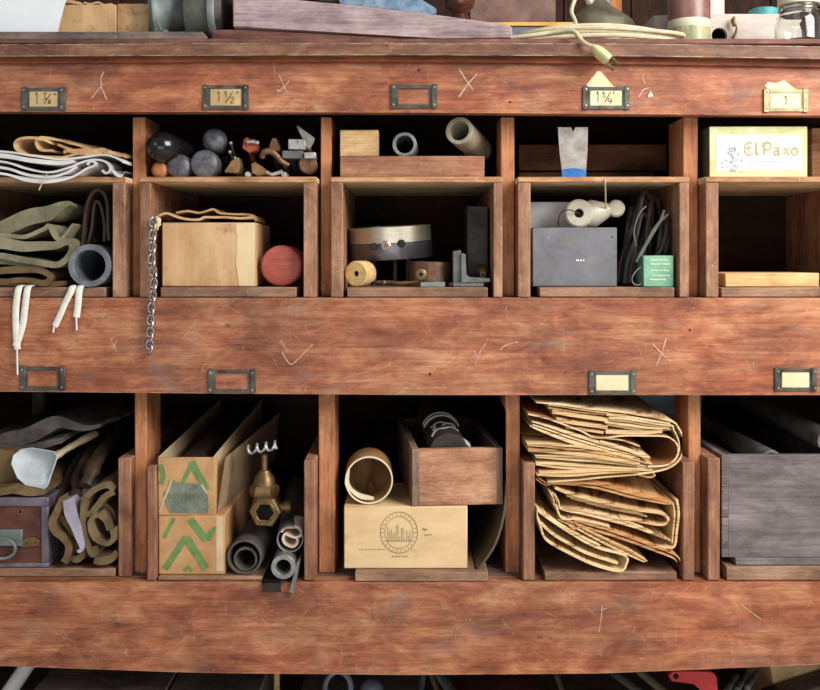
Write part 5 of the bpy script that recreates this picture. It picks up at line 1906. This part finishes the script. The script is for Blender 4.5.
mb.tube([Vector((X(158, .05), .045, zp + .022)), Vector((X(163, .05), .04, zp + .008)), Vector((X(166.5, .04), .036, zp + .004))], [.0016, .002, .0042], 10)
mb.build('bolt', t)

# wooden plane
t = thing('hand_plane', (X(370, .03), .06, zt), 'weathered lavender grey wooden hand plane with round brown knob', 'plane')
Yh = .03
mb = MB('planebody')
mb.pprism([(232.5, -9), (252, -4), (350, 5), (437, 15), (508, 24.5), (512, 27), (513, 38.3), (440, 38.3), (400, 36), (233, 27)], Yh, Yh + .06, .0015)
for v in mb.bm.verts:
    pass
lo, hi = mb.bounds()
dz_ = zt - lo.z
mb.xf(Matrix.Translation((0, 0, max(dz_, 0))))
mb.build('body', t)
mb = MB('plane_metal')
mb.pprism([(336, -8), (418, -3), (434, 7), (437, 9.5), (435.5, 14.2), (430, 14.2), (398, 10.2), (340, 4.2)], Yh + .006, Yh + .05, .001)
mb.xf(Matrix.Translation((0, 0, max(dz_, 0))))
mb.build('metal_frame', t)
mb = MB('knob')
kb = W(460, 18, Yh + .028)
mb.lathe([(0, -.002), (.013, -.002), (.012, .002), (.009, .005), (.0125, .009), (.019, .014), (.0215, .022), (.020, .030), (.014, .037), (0, .040)], kb, (0, 0, 1), 36)
mb.build('knob', t)
mb = MB('leather_dark', 'redtool')
mb.pprism([(300, -14), (352, -14), (348, 3), (334, 3.5), (322, 1), (306, -1)], Yh + .015, Yh + .04, .002)
mb.xf(Matrix.Translation((0, 0, max(dz_, 0))))
mb.build('handle', t)
mb = MB('topboard')
mb.prism([(X(216, .06), zt), (X(402, .06), zt), (X(396, .06), Z(37, .03)), (X(240, .06), Z(29.0, .03)), (X(216, .06), Z(29, .03))], .034, .085, .0006)
lo, hi = mb.bounds()
mb.build('wedge_board', label='brown wedge board lying under the hand plane', cat='board')
# panel behind
mb = MB('bluegrey')
mb.box(X(476, .11), X(560, .11), .115, .22, zt, Z(26.5, .115), .001)
mb.build('grey_block', label='grey block under the yellow edged board behind the hand plane', cat='block')
mb = MB('yellow')
mb.box(X(470, .11), X(576, .11), .112, .225, Z(26.3, .115), Z(22.6, .115), .0006)
mb.build('yellow_board', label='thin yellow edged board under the weathered brown panel', cat='board')
mb = MB('panel')
mb.box(X(470, .115), X(556, .115), .118, .22, Z(22.3, .115), Z(-30, .115), .001)
mb.build('weathered_panel', label='weathered brown metal box behind the hand plane knob', cat='box')

# cord with plug
t = thing('extension_cord', (X(605), .04, zt), 'coiled beige power cord with its plug hanging over the edge', 'cord')
mb = MB('cordw')
rc = .0031
zc = zt + rc
path = [(X(512, -.0), .012, zc), (X(530, .0), .004, zc + .001), (X(556), .0, zc + .005), (X(572), -.012, zc + .003), (X(583, -.026), -.026, Z(42, -.026)), (X(592, -.03), -.034, Z(47.5, -.03))]
mb.tube(cr(path, 6), rc, 10)
for n_, (cx_, rx, ry, zo, ph) in enumerate([(606, 91, .055, 0, 0), (604, 84, .049, .0068, .4), (608, 88, .052, .0110, 1.0), (600, 74, .048, .0150, .2)]):
    pts = []
    for i in range(40):
        a = 2 * PI * i / 40
        pts.append((X(cx_) + rx * U * math.cos(a), .062 + ry * math.sin(a), zc + zo + .0013 * (1 + math.sin(3 * a + ph))))
    mb.tube(pts, rc, 8, closed=True)
mb.tube(cr([(X(585), .05, zc + .012), (X(582), .055, Z(20, .05)), (X(579), .06, Z(8, .05)), (X(580, .05), .065, Z(-12, .05))], 5), rc * .95, 8)
mb.build('cable', t)
mb = MB('plug')
pa, pb_ = W(594, 48, -.034), W(608.5, 60.5, -.036)
dd = (pb_ - pa)
mb.tube([pa - dd * .12, pa + dd * .1, pa + dd * .35, pa + dd * .8, pa + dd], [.0055, .0105, .0130, .0130, .0115], 14, flat=(1, .62))
mb.build('plug', t)
for sx_ in (-.0048, .0048):
    mb = MB('prong')
    n2 = Vector((dd.z, 0, -dd.x)).normalized() * sx_
    mb.tube([pb_ + n2 - dd * .05, pb_ + n2 + dd * .55], .0026, 8, flat=(.5, 1))
    mb.build('prong', t)
# conical base behind the cord
t = thing('lamp_base', (X(598, .13), .14, zt), 'olive metal cone base standing inside the cord coil', 'lamp')
kk_ = k(.185)
mb = MB('funnel')
mb.lathe([(0, 0), (35 * kk_, 0), (36 * kk_, 2 * kk_), (36 * kk_, 40 * kk_), (33 * kk_, 44 * kk_), (22 * kk_, 52 * kk_), (13 * kk_, 59 * kk_), (8 * kk_, 64 * kk_), (5 * kk_, 72 * kk_), (5 * kk_, 84 * kk_), (0, 84 * kk_)], (X(598, .185), .185, zt), (0, 0, 1), 40)
mb.build('cone_base', t)
mb = MB('porcelain')
mb.blob(W(590, 1, .175), (.007, .006, .007), .3, 2, 4)
mb.build('pale_fitting', t)
mb = MB('whiteboard')
mb.box(X(597, .27), X(603, .27), .27, .285, zt, Z(-40, .27), .0008)
mb.box(X(603.2, .27), X(605, .27), .273, .285, zt, Z(-40, .16), .0004)
mb.build('white_post', label='narrow white strip standing behind the olive cone', cat='strip')
mb = MB('bluegrey')
mb.box(X(606, .27), X(610, .27), .27, .285, zt, Z(-40, .16), .0008)
mb.build('grey_post', label='narrow blue grey strip standing beside the white strip', cat='strip')
# stoneware pot
mb = MB('jar_brown', 'jar_cream', 'jar_green')
Yj = .115
kj = k(Yj)
oj = (X(689, Yj), Yj, zt)
mb.use(2)
mb.lathe([(0, 0), (17.5 * kj, 0), (18.6 * kj, 1.5 * kj), (19.6 * kj, 12 * kj), (20.6 * kj, 26 * kj)], oj, (0, 0, 1), 44)
mb.use(1)
mb.lathe([(20.6 * kj, 26 * kj), (21.2 * kj, 28 * kj), (21.2 * kj, 32 * kj), (20.6 * kj, 34 * kj)], oj, (0, 0, 1), 44)
mb.use(0)
mb.lathe([(20.6 * kj, 34 * kj), (20.8 * kj, 50 * kj), (20.2 * kj, 66 * kj), (15 * kj, 72 * kj), (0, 72 * kj)], oj, (0, 0, 1), 44)
mb.build('stoneware_jar', label='stoneware jar with brown top, cream band and greenish base', cat='jar')
# pale box with a hole
t = thing('pale_box', (X(735, .13), .16, zt), 'pale grey wooden box with a dark round hole', 'box')
Yb = .155
mb = MB('birdbox')
bq = bmesh.new()
N_ = 32
xa, xb, ya, yb = X(655, Yb), X(802, Yb), zt, Z(14, Yb)
ccx, ccz, cr_ = X(719.5, Yb), Z(35.5, Yb), 7.8 * k(Yb)
rings = [[], [], [], []]
for i in range(N_):
    a = 2 * PI * (i + .5) / N_
    c_, s_ = math.cos(a), math.sin(a)
    tt = min((xb - ccx) / c_ if c_ > 0 else (xa - ccx) / c_, (yb - ccz) / s_ if s_ > 0 else (ya - ccz) / s_)
    for q_, (r_, y_) in enumerate(((cr_, Yb), (tt, Yb), (tt, Yb + .008), (cr_, Yb + .008))):
        rings[q_].append(bq.verts.new((ccx + r_ * c_, y_, ccz + r_ * s_)))
for q_ in range(4):
    A, B = rings[q_], rings[(q_ + 1) % 4]
    for i in range(N_):
        j = (i + 1) % N_
        bq.faces.new((A[i], A[j], B[j], B[i]))
mb.merge(bq)
mb.build('front', t)
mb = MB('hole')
mb.box(xa + .007, xb - .007, Yb + .06, Yb + .064, zt + .001, yb - .007, 0)  # near-black sheet added inside, paints the dark seen through the hole
mb.build('dark_backing', t)
mb = MB('birdbox')
mb.box(xa, xb, Yb + .0085, Yb + .1, yb - .006, yb, .0006)
mb.box(xa, xa + .006, Yb + .0085, Yb + .1, zt, yb - .006, .0006)
mb.box(xb - .006, xb, Yb + .0085, Yb + .1, zt, yb - .006, .0006)
mb.build('shell', t)
mb = MB('brass')
mb.tube(cr([(X(735, .14), .147, zt + .001), (X(735, .14), .146, Z(44, .14)), (X(733, .14), .146, Z(40, .14)), (X(737, .14), .146, Z(32, .14)), (X(738, .14), .146, Z(26, .14)), (X(735.5, .14), .146, Z(23, .14)), (X(734.6, .14), .146, Z(19, .14)), (X(736, .14), .147, Z(16, .14))], 5), [.003, .003, .0024, .002, .0016, .0036, .0036, .002], 8)
mb.build('brass_hook', label='small twisted brass hook standing against the pale box', cat='hook')
mb = MB('teal')
ztp = yb + .0005
mb.lathe([(0, 0), (15 * kj, 0), (15 * kj, 8 * kj), (13 * kj, 9 * kj), (0, 9.5 * kj)], (X(764, .18), .182, ztp), (0, 0, 1), 32)
mb.build('teal_lid', label='flat teal lid lying on the pale box', cat='lid')
mb = MB('paper_pink')
mb.box(X(705, .16), X(731, .16), .19, .22, ztp, Z(-30, .16), .001)
mb.build('pink_box', label='dusty pink box standing on the pale box behind the jar', cat='box')
# glass jar
t = thing('glass_jar', (X(799, .06), .065, zt), 'clear glass jar with a pale lid at the right end of the worktop', 'jar')
Yg = .055
kg = k(Yg)
og = (X(799, Yg), Yg, zt)
mb = MB('glass')
mb.lathe([(0, 0), (20 * kg, 0), (22.6 * kg, 2 * kg), (23 * kg, 5 * kg), (23 * kg, 24 * kg), (21.5 * kg, 29 * kg), (18.4 * kg, 32 * kg), (18.4 * kg, 34 * kg), (19.8 * kg, 35 * kg), (19.8 * kg, 37 * kg), (18.4 * kg, 38 * kg), (18.4 * kg, 46 * kg),
          (17 * kg, 46 * kg), (17 * kg, 33 * kg), (20 * kg, 28.5 * kg), (21.5 * kg, 24 * kg), (21.5 * kg, 5 * kg), (19 * kg, 3 * kg), (0, 2.4 * kg)], og, (0, 0, 1), 48)
mb.build('glass_body', t)
mb = MB('lid')
mb.lathe([(0, 46.5 * kg), (0, 41 * kg), (19 * kg, 41 * kg), (20 * kg, 41 * kg), (20.4 * kg, 42 * kg), (20.4 * kg, 49 * kg), (19 * kg, 51 * kg), (0, 51 * kg)], og, (0, 0, 1), 44)
mb.build('lid', t)

# ================================================================== UNDER THE SHELF
zd = ZDECK + .0006
for i, (x0_, x1_, top, lab) in enumerate([(42, 172, 674.5, 'weathered dark grey timber under the left end of the bottom board'), (174.5, 264, 676, 'weathered dark grey timber right of the first one under the bottom board')]):
    mb = MB('greyplank')
    mb.box(X(x0_, .10), X(x1_, .10), .06, .42, zd, Z(top + 5, .10), .002)
    mb.build('grey_timber', label=lab, cat='timber', group='grey timbers under the shelf')
mb = MB('whitecard')
bq = bmesh.new()
mb.tube([Vector((X(-24, .08), .08, zd + .012)), Vector((X(24, .10), .12, Z(668, .10)))], .011, 16)
mb.build('pale_pipe', label='pale grey pipe slanting up at the lower left corner', cat='pipe')
mb = MB('woodtan')
mb.box(X(274, .12), X(279.5, .12), .12, .125, zd, Z(672, .12), .0005)
mb.build('thin_stick', label='thin tan stick standing under the bottom board', cat='stick')
mb = MB('bluegrey', 'rag_tan')
P_ = []
for i in range(28):
    a = 2 * PI * i / 28
    P_.append((X(338, .12) + .019 * math.cos(a), .12 + .008 * math.sin(a), Z(692, .12) + .021 * math.sin(a)))
mb.tube(P_, .0042, 8, closed=True)
rigid(mb, Z(705, .12))
mb.build('hose_ring', label='grey hose ring under the bottom board', cat='ring')
mb = MB('greyplank')
mb.box(X(300, .16), X(420, .16), .10, .3, zd, Z(705, .12) - .0005, .002)
mb.build('wooden_block', label='dim wooden block beneath the grey hose ring', cat='block')
mb = MB('bluegrey')
mb.blob((X(372, .13), .13, Z(705, .12) + .017), (.018, .018, .0175), .04, 2, 3)
mb.build('grey_ball', label='blue grey ball resting beside the hose ring', cat='ball')
for i, (xa_, xb_, top, mt, lab) in enumerate([(424, 420, 672, 'bluegrey', 'thin blue grey rod leaning under the bottom board'), (430, 440, 672, 'rag_tan', 'tan rod leaning beside the thin blue grey rod'), (438, 456, 672, 'bracket', 'wide grey bar leaning left of the dark red lid'),
                                               (556, 566, 674, 'rag_tan', 'tan rod leaning right of the dark red lid'), (614, 650, 673, 'bracket', 'wide grey bar leaning left of the red handle'), (640, 672, 672, 'olive', 'olive bar leaning behind the red handle')]):
    mb = MB(mt)
    yo_ = .035 if mt == 'olive' else 0
    a_, b_ = W(xa_, top, .14 + yo_), W(xb_, top + 26, .10 + yo_)
    d_ = (b_ - a_)
    t_ = (zd + .004 - a_.z) / d_.z
    mb.tube([a_, a_ + d_ * t_], .003 if 'rod' in lab else .007, 8, flat=(1.3, .6))
    mb.build('leaning_rod' if 'rod' in lab else 'leaning_bar', label=lab, cat='rod' if 'rod' in lab else 'bar')
mb = MB('redlid')
mb.lathe([(0, 0), (44 * q, 0), (46 * q, 3 * q), (45 * q, 6 * q), (30 * q, 10 * q), (0, 11 * q)], (X(497, .16), .17, Z(690, .16)), (0, -.1, 1), 44)
lo, hi = mb.bounds()
mb.use(0)
mb.lathe([(0, 0), (30 * q, 0), (34 * q, hi.z - zd - 8 * q), (0, hi.z - zd - 8 * q)], (X(497, .16), .17, zd), (0, 0, 1), 30)
mb.build('dark_red_tin', label='dark red lidded tin under the bottom board', cat='tin')
mb = MB('bluegrey')
for x in (505, 515):
    mb.blob(W(x, 678, .17), (.008, .007, .006), .2, 2, x)
rigid(mb, hi.z + .0004)
mb.build('metal_scrap', label='blue grey metal scrap lying on the dark red tin', cat='metal part')
t = thing('red_tool', W(700, 690, .07), 'red handled tool with a hanging hole under the bottom board', 'tool')
mb = MB('redtool')
bq = bmesh.new()
pts = [(668, 676), (672, 671.5), (680, 670.5), (695, 671.5), (708, 671), (714, 672.5), (718, 678), (716, 684), (722, 712), (706, 712), (702, 690), (694, 683), (682, 682.5), (672, 682)]
mb.pprism(pts, .072, .084, .0015)
mb.build('handle', t)
mb = MB('hole')
mb.lathe([(.0042, 0), (0, .0004)], (X(676, .072), .0718, Z(676.3, .072)), (0, -1, 0), 16)
mb.build('hanging_hole', t)
mb = MB('bracket')
mb.pprism([(707, 712), (721, 712), (724, 735), (724, 790), (708, 790)], .073, .083, .001)
lo, hi = mb.bounds()
for v in mb.bm.verts:
    if v.co.z < lo.z + .02:
        v.co.z = zd
mb.build('shank', t)
for i, (x, tp) in enumerate(((733, 676), (744, 674), (754, 672))):
    mb = MB('bracket')
    mb.tube([W(x + 4, tp, .11), W(x - 6, tp + 14, .08), Vector((X(x - 20, .05), .05, zd + .007))], [.0048, .005, .0048], 10, flat=(1, .6))
    mb.build('metal_bar', label=['leftmost of three grey metal bars beside the red handle', 'middle of three grey metal bars beside the red handle', 'rightmost of three grey metal bars beside the red handle'][i], cat='bar', group='grey bars beside the red handle')
mb = MB('kraft')
mb.pprism([(768, 668), (830, 656), (900, 650), (900, 760), (784, 760)], .09, .22, .001)
rigid(mb, zd)
for v in mb.bm.verts:
    pass
mb.build('tan_box', label='tan box at the lower right corner under the bottom board', cat='box')
mb = MB('leather_dark')
mb.box(X(770, .05), X(900, .05), .045, .085, zd, Z(699, .05), .001, rotz(0, 770, 0, .05))
for v in mb.bm.verts:
    if v.co.z > zd + .02:
        v.co.z += (v.co.x - X(770, .05)) * .30
mb.build('dark_board', label='dark slanted board in front of the tan corner box', cat='board')

# ================================================================== THE ROOM
def struct(name, mb):
    o = mb.build(name)
    o['kind'] = 'structure'
    return o


mb = MB('floor')
mb.box(-3.2, 3.2, -3.6, .80, ZDECK - .12, ZDECK - .10, 0)
struct('floor', mb)
mb = MB('wall')
xx = -3.2
i = 0
while xx < 3.2:
    w_ = [.16, .13, .18, .14][i % 4]
    mb.box(xx, xx + w_ - .002, .70, .72, ZDECK - .10, 1.6, .002)
    xx += w_
    i += 1
mb.box(-3.2, 3.2, .72, .74, ZDECK - .10, 1.6, 0)
struct('wall_back', mb)
mb = MB('stud')
mb.box(X(608, .66) , X(622, .66), .66, .70, ZDECK - .10, 1.6, .002)
struct('trim_1', mb)
for i, z_ in enumerate((ZDECK - .10,)):
    for x_ in (X(-140), X(960)):
        mb = MB('post')
        mb.box(x_ - .03, x_ + .03, .03, .09, z_, ZDECK - .02, .002)
        mb.build('foot', shelf)
        mb = MB('post')
        mb.box(x_ - .03, x_ + .03, .38, .44, z_, ZDECK - .02, .002)
        mb.build('foot', shelf)

# ================================================================== CAMERA AND LIGHT
cam = bpy.data.cameras.new('camera')
co = bpy.data.objects.new('camera', cam)
C.objects.link(co)
co.location = (0, -D, 0)
co.rotation_euler = (PI / 2, 0, 0)
cam.sensor_fit = 'HORIZONTAL'
cam.sensor_width = 36
cam.lens = 36 * (D / U) / 820
cam.shift_y = -(345 - HY) / 820
cam.clip_start = 0.02
bpy.context.scene.camera = co

w = bpy.data.worlds.new('daylight')
bpy.context.scene.world = w
w.use_nodes = True
bg = w.node_tree.nodes['Background']
bg.inputs['Color'].default_value = (0.86, 0.93, 1.0, 1)
bg.inputs['Strength'].default_value = 0.29


def area(name, loc, tgt, sx, sy, e, col=(1, 1, 1)):
    l = bpy.data.lights.new(name, 'AREA')
    l.shape = 'RECTANGLE'
    l.size, l.size_y, l.energy, l.color = sx, sy, e, col
    o = bpy.data.objects.new(name, l)
    C.objects.link(o)
    o.location = loc
    d = Vector(tgt) - Vector(loc)
    o.rotation_euler = d.to_track_quat('-Z', 'Y').to_euler()
    return o


area('window_daylight', (1.2, -1.0, 0.85), (0.0, 0, -0.15), 1.0, 1.0, 48, (1.0, 0.96, 0.91))
area('left_fill_light', (-1.6, -2.4, 0.9), (0, 0, -0.1), 1.0, 1.0, 6, (0.92, 0.96, 1.0))  # added weak fill lamp on the left, not a known window
area('low_fill_light', (0.2, -2.6, -0.45), (0, 0, 0.05), 2.0, 0.7, 13, (1.0, 0.97, 0.93))  # added low fill lamp, brightens the undersides of the box tops

vs = bpy.context.scene.view_settings
vs.view_transform = 'Standard'
vs.look = 'None'
vs.exposure = 0.0
vs.gamma = 1.0
vs.use_curve_mapping = False
